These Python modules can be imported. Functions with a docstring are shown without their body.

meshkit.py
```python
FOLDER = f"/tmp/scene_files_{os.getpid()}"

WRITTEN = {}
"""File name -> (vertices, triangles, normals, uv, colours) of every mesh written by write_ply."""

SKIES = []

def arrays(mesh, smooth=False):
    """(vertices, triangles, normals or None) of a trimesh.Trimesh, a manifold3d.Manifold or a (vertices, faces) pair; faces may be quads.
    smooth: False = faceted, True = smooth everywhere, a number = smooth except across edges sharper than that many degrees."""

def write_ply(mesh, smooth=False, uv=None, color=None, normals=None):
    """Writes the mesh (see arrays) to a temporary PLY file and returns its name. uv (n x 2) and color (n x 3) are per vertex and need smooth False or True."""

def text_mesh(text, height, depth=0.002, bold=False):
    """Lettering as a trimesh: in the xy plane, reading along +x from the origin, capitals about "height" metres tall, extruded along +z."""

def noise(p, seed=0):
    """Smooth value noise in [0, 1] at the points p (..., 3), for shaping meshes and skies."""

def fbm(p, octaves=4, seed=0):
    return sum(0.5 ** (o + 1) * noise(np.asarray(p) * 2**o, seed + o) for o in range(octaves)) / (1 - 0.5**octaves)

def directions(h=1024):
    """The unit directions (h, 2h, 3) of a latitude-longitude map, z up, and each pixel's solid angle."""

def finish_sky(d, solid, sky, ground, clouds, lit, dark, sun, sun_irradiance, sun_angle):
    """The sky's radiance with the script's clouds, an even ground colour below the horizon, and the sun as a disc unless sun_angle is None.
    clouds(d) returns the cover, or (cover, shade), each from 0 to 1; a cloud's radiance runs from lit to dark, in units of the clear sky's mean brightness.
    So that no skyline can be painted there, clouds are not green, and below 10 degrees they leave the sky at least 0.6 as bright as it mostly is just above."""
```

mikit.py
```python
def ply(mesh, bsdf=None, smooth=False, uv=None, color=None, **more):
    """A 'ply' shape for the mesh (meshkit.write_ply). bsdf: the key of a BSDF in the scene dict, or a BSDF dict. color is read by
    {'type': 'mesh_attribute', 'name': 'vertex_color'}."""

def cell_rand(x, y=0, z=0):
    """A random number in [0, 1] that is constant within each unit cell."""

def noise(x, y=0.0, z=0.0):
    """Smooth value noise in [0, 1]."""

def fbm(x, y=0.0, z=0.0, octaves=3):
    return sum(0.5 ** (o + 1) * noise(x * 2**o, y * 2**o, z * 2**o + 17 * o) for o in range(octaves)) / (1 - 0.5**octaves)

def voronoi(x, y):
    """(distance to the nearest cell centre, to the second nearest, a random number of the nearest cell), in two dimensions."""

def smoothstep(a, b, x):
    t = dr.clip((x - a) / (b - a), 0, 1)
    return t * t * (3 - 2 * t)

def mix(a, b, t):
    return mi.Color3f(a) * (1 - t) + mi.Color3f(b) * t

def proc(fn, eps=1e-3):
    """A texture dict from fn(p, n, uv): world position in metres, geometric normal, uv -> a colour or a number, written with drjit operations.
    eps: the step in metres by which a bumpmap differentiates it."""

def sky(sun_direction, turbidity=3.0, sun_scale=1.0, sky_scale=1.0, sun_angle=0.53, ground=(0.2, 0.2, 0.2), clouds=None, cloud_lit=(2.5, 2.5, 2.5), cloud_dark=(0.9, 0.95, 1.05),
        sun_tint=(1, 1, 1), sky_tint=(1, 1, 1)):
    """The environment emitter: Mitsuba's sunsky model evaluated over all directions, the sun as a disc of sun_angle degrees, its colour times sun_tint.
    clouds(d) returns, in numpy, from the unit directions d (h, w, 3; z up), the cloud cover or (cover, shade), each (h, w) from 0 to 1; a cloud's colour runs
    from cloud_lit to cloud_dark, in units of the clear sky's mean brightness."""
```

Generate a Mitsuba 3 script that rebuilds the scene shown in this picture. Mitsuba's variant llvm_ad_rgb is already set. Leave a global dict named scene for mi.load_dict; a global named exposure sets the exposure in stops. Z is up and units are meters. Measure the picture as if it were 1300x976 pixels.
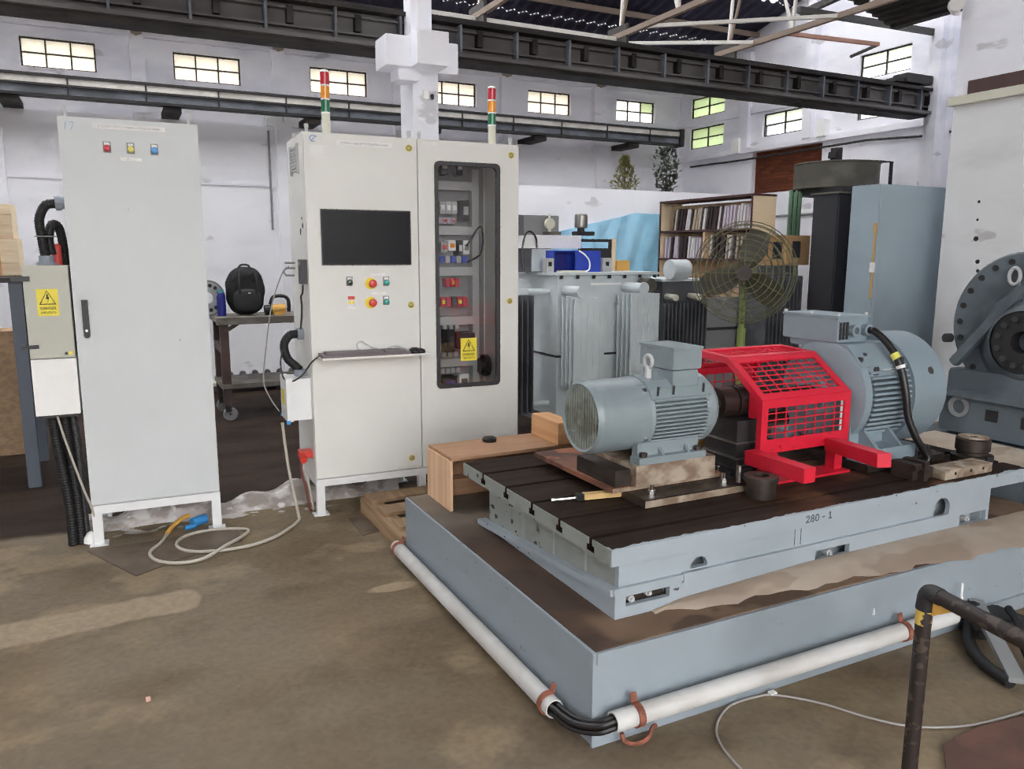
import math, random, numpy as np, trimesh, mitsuba as mi, mikit, meshkit
from mikit import proc, noise, fbm, smoothstep, mix, voronoi, cell_rand
from shapely.geometry import Polygon, box as sbox
import drjit as dr
random.seed(7)
rng = np.random.default_rng(7)
T4 = mi.ScalarTransform4f
scene = {'type': 'scene'}
labels = {}

# ------------------------------------------------------------------ camera, sky, exposure
_fw = np.array([0.44377, 0.88080, -0.16513]); _up = np.array([0.0720, 0.1486, 0.9863])
scene['camera'] = {'type': 'perspective', 'fov': 66.05, 'fov_axis': 'x', 'near_clip': 0.05, 'far_clip': 200.0,
    'to_world': T4().look_at(origin=[0, 0, 1.46], target=[float(_fw[0]), float(_fw[1]), float(1.46 + _fw[2])], up=[float(x) for x in _up])}
exposure = 5.95
scene['sky'] = mikit.sky((0.3, -0.6, 0.75), turbidity=4.0, sun_scale=0.0, sky_scale=1.0, ground=(0.22, 0.2, 0.18),
    clouds=lambda d: np.ones(d.shape[:2]), cloud_lit=(1.0, 0.99, 0.985), cloud_dark=(0.9, 0.9, 0.9))

# ------------------------------------------------------------------ mesh helpers
def _template():
    s = []
    for a in (-1, 1):
        for b in (-1, 1):
            for c in (-1, 1):
                s += [(a*.7, b, c), (a, b*.7, c), (a, b, c*.7)]
    h = trimesh.convex.convex_hull(np.array(s))
    v = np.array(h.vertices)
    sg = np.sign(v); ins = (np.abs(v) < .9).astype(float)
    return sg, ins, np.array(h.faces)
_SG, _IN, _FA = _template()

def cb(x0, x1, y0, y1, z0, z1, b=.004):
    """box with chamfered edges"""
    lo, hi = np.array([x0, y0, z0], float), np.array([x1, y1, z1], float)
    lo, hi = np.minimum(lo, hi), np.maximum(lo, hi)
    h = (hi-lo)/2
    b = min(b, .45*h.min())
    v = (lo+hi)/2 + _SG*(h - _IN*b)
    return trimesh.Trimesh(v, _FA, process=False)

def bx(x0, x1, y0, y1, z0, z1):
    m = trimesh.creation.box(bounds=[[min(x0, x1), min(y0, y1), min(z0, z1)], [max(x0, x1), max(y0, y1), max(z0, z1)]])
    return m

def cat(*ms):
    out = []
    for m in ms:
        out += list(m) if isinstance(m, (list, tuple)) else [m]
    return trimesh.util.concatenate(out)

def _basis(d):
    d = np.asarray(d, float); d = d/np.linalg.norm(d)
    a = np.array([0, 0, 1.]) if abs(d[2]) < .9 else np.array([1., 0, 0])
    u = np.cross(a, d); u /= np.linalg.norm(u)
    return u, np.cross(d, u), d

def lathe(prof, p0, axis, n=32, arc=None):
    """revolve (radius, height) pairs about the axis through p0; closed when it starts/ends at radius 0"""
    u, w, d = _basis(axis); p0 = np.asarray(p0, float)
    t = np.linspace(0, 2*np.pi, n, endpoint=False)
    ring = np.cos(t)[:, None]*u + np.sin(t)[:, None]*w
    V = [p0 + d*h + ring*max(r, 1e-5) for r, h in prof]
    F = []
    for k in range(len(prof)-1):
        for i in range(n):
            j = (i+1) % n
            a, b_, c, e = k*n+i, k*n+j, (k+1)*n+j, (k+1)*n+i
            F += [(a, b_, c), (a, c, e)]
    return trimesh.Trimesh(np.vstack(V), F, process=False)

def cyl(p0, p1, r, n=20, r2=None):
    p0, p1 = np.asarray(p0, float), np.asarray(p1, float)
    L = np.linalg.norm(p1-p0); r2 = r if r2 is None else r2
    return lathe([(0, 0), (r, 0), (r2, L), (0, L)], p0, p1-p0, n)

def curve(pts, n=8):
    P = np.array(pts, float)
    P = np.vstack([2*P[0]-P[1], P, 2*P[-1]-P[-2]])
    out = []
    for i in range(1, len(P)-2):
        for t in np.linspace(0, 1, n, endpoint=False):
            a, b_, c, d = P[i-1], P[i], P[i+1], P[i+2]
            out.append(.5*((2*b_)+(c-a)*t+(2*a-5*b_+4*c-d)*t*t+(3*b_-a-3*c+d)*t**3))
    out.append(P[-2])
    return np.array(out)

def tube(pts, r, n=8, smooth=0):
    P = curve(pts, smooth) if smooth else np.array(pts, float)
    tg = np.gradient(P, axis=0); tg /= np.maximum(np.linalg.norm(tg, axis=1, keepdims=True), 1e-9)
    u, w, _ = _basis(tg[0])
    V = []; R = np.broadcast_to(np.asarray(r, float), (len(P),))
    t = np.linspace(0, 2*np.pi, n, endpoint=False)
    for k in range(len(P)):
        u = u - tg[k]*(u@tg[k]); u /= np.linalg.norm(u); w = np.cross(tg[k], u)
        V.append(P[k] + R[k]*(np.cos(t)[:, None]*u + np.sin(t)[:, None]*w))
    V = np.vstack(V + [P[:1], P[-1:]])
    F = []
    for k in range(len(P)-1):
        for i in range(n):
            j = (i+1) % n
            F += [(k*n+i, k*n+j, (k+1)*n+j), (k*n+i, (k+1)*n+j, (k+1)*n+i)]
    m = len(P)*n
    for i in range(n):
        j = (i+1) % n
        F += [(m, j, i), (m+1, (len(P)-1)*n+i, (len(P)-1)*n+j)]
    return trimesh.Trimesh(V, F, process=False)

def bar(p0, p1, w, h=None, b=.002, up=(0, 0, 1)):
    """rectangular bar from p0 to p1, w wide and h high"""
    h = w if h is None else h
    p0, p1 = np.asarray(p0, float), np.asarray(p1, float)
    d = p1-p0; L = np.linalg.norm(d); d = d/L
    up = np.asarray(up, float)
    s = np.cross(d, up)
    if np.linalg.norm(s) < 1e-3: s = np.cross(d, [1., 0, 0])
    s /= np.linalg.norm(s); q = np.cross(s, d)
    m = cb(0, L, -w/2, w/2, -h/2, h/2, b)
    M = np.eye(4); M[:3, 0] = d; M[:3, 1] = s; M[:3, 2] = q; M[:3, 3] = p0
    if np.linalg.det(M[:3, :3]) < 0: M[:3, 1] *= -1
    m.apply_transform(M); return m

def extr(poly, axis, a, b):
    """extrude a shapely polygon; axis 'x': polygon in (y,z); 'y': (x,z); 'z': (x,y); from a to b"""
    geoms = list(getattr(poly, 'geoms', [poly]))
    out = []
    for g in geoms:
        m = trimesh.creation.extrude_polygon(g, b-a, engine='earcut')
        v = m.vertices.copy()
        if axis == 'x': v = np.c_[v[:, 2]+a, v[:, 0], v[:, 1]]
        elif axis == 'y':
            v = np.c_[v[:, 0], v[:, 2]+a, v[:, 1]]; m.faces = m.faces[:, ::-1]
        else: v = np.c_[v[:, 0], v[:, 1], v[:, 2]+a]
        out.append(trimesh.Trimesh(v, m.faces, process=False))
    return cat(out)

def mov(m, x=0, y=0, z=0, rz=0):
    M = trimesh.transformations.rotation_matrix(math.radians(rz), [0, 0, 1]); M[:3, 3] = [x, y, z]
    m = m.copy(); m.apply_transform(M); return m

def text_on(txt, h, x, y, z, bold=True, depth=.0008, width=None):
    """lettering on a face that looks towards -y, centred at x, base line z"""
    m = meshkit.text_mesh(txt, h, depth, bold=bold)
    v = m.vertices.copy(); w = v[:, 0].max()-v[:, 0].min(); s = 1 if width is None else width/w
    v[:, 0] = (v[:, 0]-v[:, 0].min())*s - w*s/2
    return trimesh.Trimesh(np.c_[v[:, 0]+x, y-v[:, 2], v[:, 1]+z], m.faces, process=False)

_used = set()
def new(name):
    if name not in _used: _used.add(name); return name
    k = 1
    while f'{name}_{k:03d}' in _used: k += 1
    key = f'{name}_{k:03d}'; _used.add(key); return key

def put(key, mesh, mat, smooth=False, M=None, **kw):
    d = mikit.ply(mesh, mat, smooth=smooth, **kw)
    if M is not None: d['to_world'] = M
    scene[key] = d
    return key

def thing(name, label, cat_, group=None, kind=None):
    k = new(name); labels[k] = {'label': label, 'category': cat_}
    if group: labels[k]['group'] = group
    if kind: labels[k]['kind'] = kind
    return k

def part(parent, name, mesh, mat, smooth=False, label=None, M=None):
    if isinstance(mesh, list):
        return [part(parent, name, m, mat, smooth, label, M) for m in mesh]
    k = new(parent + '__' + name)
    if label: labels[k] = {'label': label}
    return put(k, mesh, mat, smooth, M)

def one(name, label, cat_, mesh, mat, smooth=False, group=None, kind=None):
    k = thing(name, label, cat_, group, kind); put(k, mesh, mat, smooth); return k

def struct(name, label, mesh, mat, smooth=False, cat_=None):
    k = new(name); labels[k] = {'label': label, 'kind': 'structure'}
    labels[k]['category'] = cat_ or name.split('_')[0]
    if mesh is not None: put(k, mesh, mat, smooth)
    return k

# ------------------------------------------------------------------ materials
def C(r, g, b, k=1.0):
    v = np.array([r, g, b])/255.
    v = np.where(v < .04045, v/12.92, ((v+.055)/1.055)**2.4)*k
    return [float(x) for x in v]

def mat(name, col, rough=.5, metal=0., spec=.5, bump=None, coat=0.):
    d = {'type': 'principled', 'base_color': {'type': 'rgb', 'value': col} if isinstance(col, (list, tuple)) else col,
         'roughness': rough if not callable(rough) else proc(rough), 'metallic': metal, 'specular': spec}
    if coat: d['clearcoat'] = coat
    if bump is not None:
        d = {'type': 'bumpmap', 'arbitrary': bump[0], 'scale': bump[1], 'bsdf': d}
    scene[name] = {'type': 'twosided', 'bsdf': d}
    return name

def blotch(c0, c1, s=3., lo=.35, hi=.65, s2=None, c2=None, oct=4):
    def f(p, n, uv):
        t = smoothstep(lo, hi, fbm(p.x*s, p.y*s, p.z*s, octaves=oct))
        c = mix(c0, c1, t)
        if c2 is not None:
            t2 = smoothstep(.62, .7, fbm(p.x*s2+11, p.y*s2+3, p.z*s2+7, octaves=4))
            c = mix(c, c2, t2)
        return c
    return proc(f)

def chipped(c0, dirt, chip, sd=4., sc=22., thr=.7):
    """paint with soft grime patches and small sharp chips"""
    def f(p, n, uv):
        t = smoothstep(.45, .75, fbm(p.x*sd, p.y*sd, p.z*sd, octaves=4))*.5
        c = mix(c0, dirt, t)
        t2 = smoothstep(thr, thr+.03, fbm(p.x*sc, p.y*sc, p.z*sc+5, octaves=3))*smoothstep(.45, .6, noise(p.x*3, p.y*3, p.z*3+8))
        return mix(c, chip, t2)
    return proc(f)

def wood(c0, c1, axis=0, s=1.):
    def f(p, n, uv):
        q = [p.x, p.y, p.z]; a = q[axis]; o = [q[i] for i in range(3) if i != axis]
        g = fbm(a*2.2*s, o[0]*34*s, o[1]*34*s, octaves=3)
        return mix(c0, c1, smoothstep(.3, .7, g))
    return proc(f)

def floor_col(p, n, uv):
    base = mix(C(106, 92, 73), C(130, 115, 92), smoothstep(.25, .75, fbm(p.x*1.1, p.y*1.6, 0.0, octaves=5)))
    base = mix(base, C(116, 106, 92), smoothstep(.42, .75, fbm(p.x*2.3+4, p.y*1.7+9, 2.0, octaves=5))*.7)
    base = mix(base, C(94, 81, 66), smoothstep(.48, .74, fbm(p.x*2.6+14, p.y*3.6+2, 7.0, octaves=5))*.7)
    base = mix(base, C(150, 133, 107), smoothstep(.54, .72, fbm(p.x*3.4+31, p.y*4.6+8, 3.0, octaves=5))*.45)
    # pale trowelled cement patch in front of the first cabinet
    e = fbm(p.x*9, p.y*9, 1.0, octaves=3)*.16-.08
    dx = dr.maximum(dr.abs(p.x+.33)-.49, 0.0)/.09; dy = (p.y-3.43-.06*p.x+.0)/.125
    m = 1-smoothstep(.75, 1.0, dr.sqrt(dx*dx+dy*dy)+e*2.2)
    base = mix(base, C(152, 137, 116), m*.8)
    # small pale chips and the patch beside the plinth
    d2 = dr.sqrt(dr.square((p.x-1.02)/.13)+dr.square((p.y-3.17)/.05))+e*3
    base = mix(base, C(158, 140, 116), (1-smoothstep(.7, 1.0, d2))*.8)
    # shade of the back floor painted in as darker brown, behind the kerb line
    back_shade = smoothstep(4.56, 4.66, p.y+.12*fbm(p.x*5, p.y*5, 9.0, octaves=3)-.05)
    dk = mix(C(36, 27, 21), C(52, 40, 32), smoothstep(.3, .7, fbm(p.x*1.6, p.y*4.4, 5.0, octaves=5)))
    base = mix(base, dk, back_shade)
    # white paint and mortar crumbs by the cabinet plinths
    d3 = dr.abs(p.y-4.50)/.10
    w = (1-smoothstep(.3, 1.2, d3))*smoothstep(.46, .6, fbm(p.x*13, p.y*17, 4.0, octaves=4))*smoothstep(-.3, -.2, p.x)*(1-smoothstep(1.0, 1.15, p.x))
    base = mix(base, C(190, 186, 180), w)
    # fine speckle
    sp = fbm(p.x*60, p.y*60, 0.0, octaves=2)
    return base*(0.88+.24*sp)
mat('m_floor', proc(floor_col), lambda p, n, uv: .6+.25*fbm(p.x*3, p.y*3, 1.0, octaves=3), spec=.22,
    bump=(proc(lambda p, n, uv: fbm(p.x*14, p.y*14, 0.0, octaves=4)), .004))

def wall_col(c, stain, k=.5):
    def f(p, n, uv):
        t = smoothstep(.5, .75, fbm(p.x*1.4, p.y*1.4, p.z*3.2, octaves=5))
        b = mix(c, stain, t*k)
        s = smoothstep(.70, .76, fbm(p.x*3.1+3, p.y*3.1+1, p.z*5, octaves=5))
        return mix(b, C(140, 134, 134), s*.4)
    return proc(f)
mat('m_wall_upper', wall_col(C(230, 230, 236), C(190, 191, 204)), .8, spec=.2)
mat('m_wall_lower', wall_col(C(232, 232, 236), C(212, 212, 216), .4), .75, spec=.2)
mat('m_pier', wall_col(C(222, 223, 224), C(196, 196, 196), .5), .8, spec=.2)
mat('m_column', wall_col(C(236, 237, 244), C(216, 217, 226), .4), .7, spec=.3)
mat('m_white_panel', wall_col(C(232, 233, 238), C(214, 214, 222), .3), .6, spec=.3)
mat('m_brick', proc(lambda p, n, uv: mix(mix(C(112, 60, 40), C(84, 44, 32), cell_rand(dr.floor(p.y*8+.5*(dr.floor(p.z*28)-2*dr.floor(p.z*14))), dr.floor(p.z*28), 0.0)), C(74, 52, 42),
    dr.select((p.z*28-dr.floor(p.z*28)) < .2, 1.0, 0.0))), .85, spec=.2)
mat('m_roof', blotch(C(44, 42, 54), C(62, 60, 76), 1.5), .8, spec=.2)
mat('m_purlin', C(140, 124, 112), .7)
mat('m_truss_white', C(226, 224, 220), .6)
mat('m_truss_salmon', C(206, 164, 148), .7)
mat('m_truss_dark', C(62, 60, 58), .6)
mat('m_girder', blotch(C(100, 98, 98), C(80, 77, 77), 2.5), .65, spec=.3)
mat('m_girder_dark', blotch(C(36, 34, 34), C(54, 50, 48), 4), .7, spec=.3)
mat('m_rail_light', blotch(C(216, 212, 206), C(190, 186, 180), 5), .6)
mat('m_rail_blue', blotch(C(112, 118, 126), C(84, 88, 94), 4), .6)
mat('m_black_iron', C(36, 35, 36), .55)
mat('m_cab_cool', blotch(C(204, 208, 209), C(200, 204, 205), 1.5), .42, spec=.45)
mat('m_cab_warm', blotch(C(222, 222, 217), C(219, 219, 214), 1.5), .42, spec=.45)
mat('m_cab_white', C(226, 228, 228), .4)
mat('m_box_grey', C(184, 184, 172), .45)
mat('m_seam', C(70, 70, 68), .7)
mat('m_black_plastic', C(24, 24, 25), .4)
mat('m_black_rubber', C(20, 20, 21), .55)
mat('m_dark_grey', C(52, 52, 54), .5)
mat('m_mid_grey', C(128, 130, 131), .5)
mat('m_light_grey', C(176, 178, 178), .5)
mat('m_white', C(236, 236, 234), .5)
mat('m_paper', C(232, 232, 230), .7)
mat('m_ink', C(40, 40, 44), .7)
mat('m_ink_faint', C(146, 148, 152), .7)
mat('m_blue_mark', C(150, 168, 206), .6)
mat('m_chrome', C(210, 210, 208), .2, metal=1.)
mat('m_steel', C(150, 148, 144), .38, metal=.9)
mat('m_steel_dull', blotch(C(110, 102, 94), C(78, 66, 58), 18), .5, metal=.5)
mat('m_brass', C(168, 158, 106), .35, metal=.3)
mat('m_yellow', C(232, 214, 66), .5)
mat('m_sign_black', C(36, 34, 22), .6)
mat('m_red_lens', C(190, 36, 52), .2, spec=.6, coat=.5)
mat('m_amber_lens', C(226, 146, 34), .2, spec=.6, coat=.5)
mat('m_green_lens', C(18, 104, 70), .2, spec=.6, coat=.5)
mat('m_yellow_lens', C(214, 206, 96), .2, spec=.6, coat=.5)
mat('m_blue_lens', C(58, 140, 204), .2, spec=.6, coat=.5)
mat('m_teal_lens', C(48, 160, 150), .25, spec=.6, coat=.5)
mat('m_darkgreen_lens', C(28, 48, 34), .2, spec=.6, coat=.5)
mat('m_keyboard', C(104, 96, 100), .5)
mat('m_estop', C(206, 62, 52), .3, coat=.4)
mat('m_screen', C(28, 28, 32), .3, spec=.15)
mat('m_tower_base', C(206, 204, 188), .5)
mat('m_plinth', chipped(C(136, 146, 153), C(114, 123, 128), C(116, 122, 124), 2.2, 40., .74), .5, spec=.4,
    bump=(proc(lambda p, n, uv: fbm(p.x*9, p.y*9, p.z*9, octaves=3)), .003))
def plinth_top(p, n, uv):
    t = smoothstep(.35, .62, fbm(p.x*2.6, p.y*2.6, 0.0, octaves=4))
    c = mix(C(72, 56, 46), C(118, 96, 78), t)
    t2 = smoothstep(.5, .62, fbm(p.x*5+7, p.y*5+2, 0.0, octaves=4))
    c = mix(c, C(58, 46, 40), t2*.6)
    t3 = smoothstep(2.9, 3.3, p.y+.3*fbm(p.x*6, p.y*6, 3.0))
    return mix(c, C(112, 108, 100), t3*.6)
mat('m_plinth_top', proc(plinth_top), .75, spec=.3, bump=(proc(lambda p, n, uv: fbm(p.x*16, p.y*16, 0.0, octaves=3)), .004))
def grout(p, n, uv):
    t = smoothstep(.4, .62, fbm(p.x*3.3, p.y*5, p.z*5, octaves=4))
    c = mix(C(166, 154, 141), C(152, 138, 125), t)
    t2 = smoothstep(.56, .6, fbm(p.x*2.2+4, p.y*6+1, 0.0, octaves=4))
    return mix(c, C(140, 124, 110), t2*.7)
mat('m_grout', proc(grout), .85, spec=.2, bump=(proc(lambda p, n, uv: fbm(p.x*22, p.y*22, p.z*22, octaves=3)), .004))
mat('m_bed_paint', chipped(C(150, 160, 167), C(132, 141, 145), C(84, 78, 74), 2.5, 42., .77), .42, spec=.45)
mat('m_bed_end', chipped(C(134, 139, 135), C(104, 106, 100), C(66, 58, 50), 7., 30., .70), .5, spec=.4)
def bed_top(p, n, uv):
    g = fbm(p.x*1.6, p.y*26, 0.0, octaves=4)
    c = mix(C(38, 29, 25), C(48, 37, 31), smoothstep(.3, .7, g))
    r = smoothstep(.52, .7, fbm(p.x*2.4+9, p.y*3.2, 0.0, octaves=4))*smoothstep(1.9, 2.5, p.x)
    return mix(c, C(98, 68, 50), r*.8)
mat('m_bed_top', proc(bed_top), lambda p, n, uv: .52+.2*fbm(p.x*6, p.y*30, 0.0, octaves=3), spec=.08)
mat('m_machined', blotch(C(184, 170, 152), C(138, 118, 100), 16), .45, metal=.35)
mat('m_rust_plate', blotch(C(126, 82, 62), C(86, 60, 50), 7, c2=C(150, 92, 66), s2=5), .6, spec=.35)
mat('m_dark_steel', blotch(C(66, 58, 52), C(48, 42, 38), 9), .45, metal=.4)
mat('m_motor', chipped(C(126, 138, 142), C(112, 122, 125), C(104, 110, 110), 5., 70., .80), .34, spec=.5, coat=.25)
mat('m_motor_big', chipped(C(126, 141, 150), C(114, 127, 134), C(116, 124, 126), 4., 70., .80), .38, spec=.5, coat=.2)
mat('m_grille', blotch(C(132, 138, 130), C(104, 106, 94), 12), .6)
mat('m_red', chipped(C(200, 32, 54), C(184, 30, 48), C(172, 40, 52), 4., 28., .78), .36, spec=.5, coat=.2)
mat('m_coupling', C(58, 48, 44), .38, metal=.5)
mat('m_machine', blotch(C(94, 104, 110), C(74, 82, 88), 4), .5, spec=.4)
mat('m_transformer', blotch(C(204, 212, 214), C(194, 202, 204), 3), .48, spec=.4)
mat('m_transformer_dark', blotch(C(96, 98, 102), C(80, 82, 86), 4), .5, spec=.4)
mat('m_tall_blue', blotch(C(160, 176, 186), C(150, 166, 176), 1.6), .35, spec=.5)
mat('m_dark_cab', C(46, 46, 51), .55)
mat('m_drum', blotch(C(98, 96, 86), C(76, 74, 66), 4), .6)
mat('m_fan_green', blotch(C(104, 104, 76), C(86, 86, 62), 8), .5)
mat('m_fan_blade', blotch(C(70, 68, 50), C(56, 54, 42), 8), .5)
mat('m_post_green', C(124, 138, 72), .5)
mat('m_rod_green', C(112, 150, 122), .5)
mat('m_shelf_edge', C(70, 42, 40), .5)
mat('m_shelf_inner', C(214, 184, 150), .6)
mat('m_shelf_end', C(226, 206, 174), .6)
mat('m_book_white', C(206, 200, 200), .7)
mat('m_book_lilac', C(190, 178, 190), .7)
mat('m_book_buff', C(178, 164, 146), .7)
mat('m_book_dark', C(58, 46, 46), .7)
mat('m_card', blotch(C(186, 150, 108), C(172, 138, 98), 3), .8)
mat('m_blue_tarp', blotch(C(160, 208, 234), C(142, 194, 222), 3), .5)
mat('m_blue_box', C(44, 70, 176), .4)
mat('m_blue_box_in', C(30, 36, 120), .5)
mat('m_ply', wood(C(170, 132, 103), C(160, 122, 93), 0), .65)
mat('m_ply_y', wood(C(218, 182, 148), C(206, 168, 134), 2), .65)
mat('m_timber', wood(C(216, 168, 120), C(204, 154, 108), 1), .65)
mat('m_timber_end', wood(C(230, 196, 140), C(206, 170, 118), 2, .6), .7)
mat('m_pallet', wood(C(160, 134, 104), C(142, 116, 90), 1), .75)
mat('m_crate', wood(C(236, 218, 188), C(224, 202, 170), 0), .7)
mat('m_pipe', blotch(C(196, 196, 194), C(182, 180, 176), 6), .4)
mat('m_rust_clamp', blotch(C(146, 88, 68), C(110, 66, 52), 30), .7)
mat('m_trolley', blotch(C(84, 66, 60), C(62, 50, 48), 6), .6)
mat('m_trolley_top', blotch(C(116, 112, 104), C(96, 90, 82), 6), .6)
mat('m_bag', C(17, 17, 18), .7)
mat('m_bag_trim', C(34, 34, 36), .6)
mat('m_yellow_tool', C(212, 164, 82), .5)
mat('m_teal', C(84, 156, 166), .5)
mat('m_red_item', C(196, 72, 66), .5)
mat('m_frame_slate', C(84, 92, 104), .5)
mat('m_gland', C(136, 144, 154), .4)
mat('m_hose', C(176, 170, 158), .5)
mat('m_cable_grey', C(150, 146, 142), .5)
mat('m_cable_dark', C(60, 56, 54), .5)
mat('m_cable_brown', C(110, 62, 56), .5)
mat('m_floor_plate', blotch(C(104, 90, 76), C(90, 78, 66), 6), .55, metal=.15)
mat('m_post', blotch(C(44, 36, 34), C(70, 60, 54), 40, .55, .62), .5, metal=.2)
mat('m_post_yellow', proc(lambda p, n, uv: mix(C(44, 36, 34), C(200, 170, 84), smoothstep(.5, .54, fbm(p.x*50, p.y*50, p.z*26, octaves=4)))), .5)
mat('m_red_brown', blotch(C(98, 68, 58), C(82, 58, 50), 8), .7)
mat('m_leaf_olive', blotch(C(150, 150, 88), C(116, 112, 62), 30), .6)
mat('m_leaf_dark', blotch(C(92, 102, 84), C(58, 66, 54), 30), .6)
mat('m_leaf_out', blotch(C(150, 196, 96), C(110, 160, 64), 4), .6)
mat('m_bark', C(96, 78, 62), .8)
mat('m_terracotta', C(150, 98, 74), .7)
mat('m_black_cable', C(26, 24, 24), .35)
mat('m_wood_tool', C(196, 164, 112), .6)
def pane(name, col, dt):
    scene[name] = {'type': 'principledthin', 'base_color': {'type': 'rgb', 'value': col}, 'roughness': .4, 'diff_trans': dt, 'spec_trans': 0.0}
pane('m_added_rooflight', C(246, 248, 250), 1.5)
pane('m_pane', C(252, 248, 237), 1.3)
pane('m_pane_white', C(252, 252, 246), 1.7)
pane('m_pane_green', C(228, 236, 208), 1.3)
scene['m_glass'] = {'type': 'thindielectric', 'int_ior': 1.5}

# ------------------------------------------------------------------ the shed
YB, XR, XL, YF = 9.2, 7.263, -5.0, -3.0
RIDGE = 1.5
def roof_z(y): return 3.75 + .265*(YB - y) if y >= RIDGE else 3.75 + .265*(YB - RIDGE) - .265*(RIDGE - y)
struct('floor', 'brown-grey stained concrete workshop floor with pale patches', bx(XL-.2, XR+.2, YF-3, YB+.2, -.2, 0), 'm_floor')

# back wall: upper wall with six window openings, thicker lower wall with a ledge
BW = [(-.632, .012), (.722, 1.383), (2.119, 2.771), (3.487, 4.141), (4.852, 5.481), (6.188, 6.825)]
BZ = (3.212, 3.49)
wp = Polygon([(XL, 2.0), (XR+.2, 2.0), (XR+.2, roof_z(YB)), (XL, roof_z(YB))])
for a, b_ in BW: wp = wp.difference(sbox(a, BZ[0], b_, BZ[1]))
wb = struct('wall_back', 'lavender-white back wall with six small windows under the eaves', extr(wp, 'y', YB, YB+.22), 'm_wall_upper')
part(wb, 'lower_wall', cb(XL, XR, YB-.10, YB, 0, 2.80, .01), 'm_wall_lower')
part(wb, 'eaves_band', cb(XL, XR, YB-.05, YB, 3.585, 3.66, .01), 'm_wall_upper')
for a, b_ in [(-1.0, -.86), (.32, .455), (1.70, 1.838), (3.06, 3.20), (4.45, 4.585), (5.80, 5.985)]:
    part(wb, 'pier', cb(a, b_, YB-.07, YB, 2.8, 3.6, .008), 'm_wall_upper')
    part(wb, 'lower_pier', cb(a-.01, b_+.03, YB-.16, YB-.10, 0, 2.84, .008), 'm_wall_lower')
for x0, x1 in ((1.60, 1.765), (1.785, 1.965)):
    part(wb, 'junction_box', cb(x0, x1, YB-.16, YB-.10, 2.80, 2.99, .008), 'm_cab_white')
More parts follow.
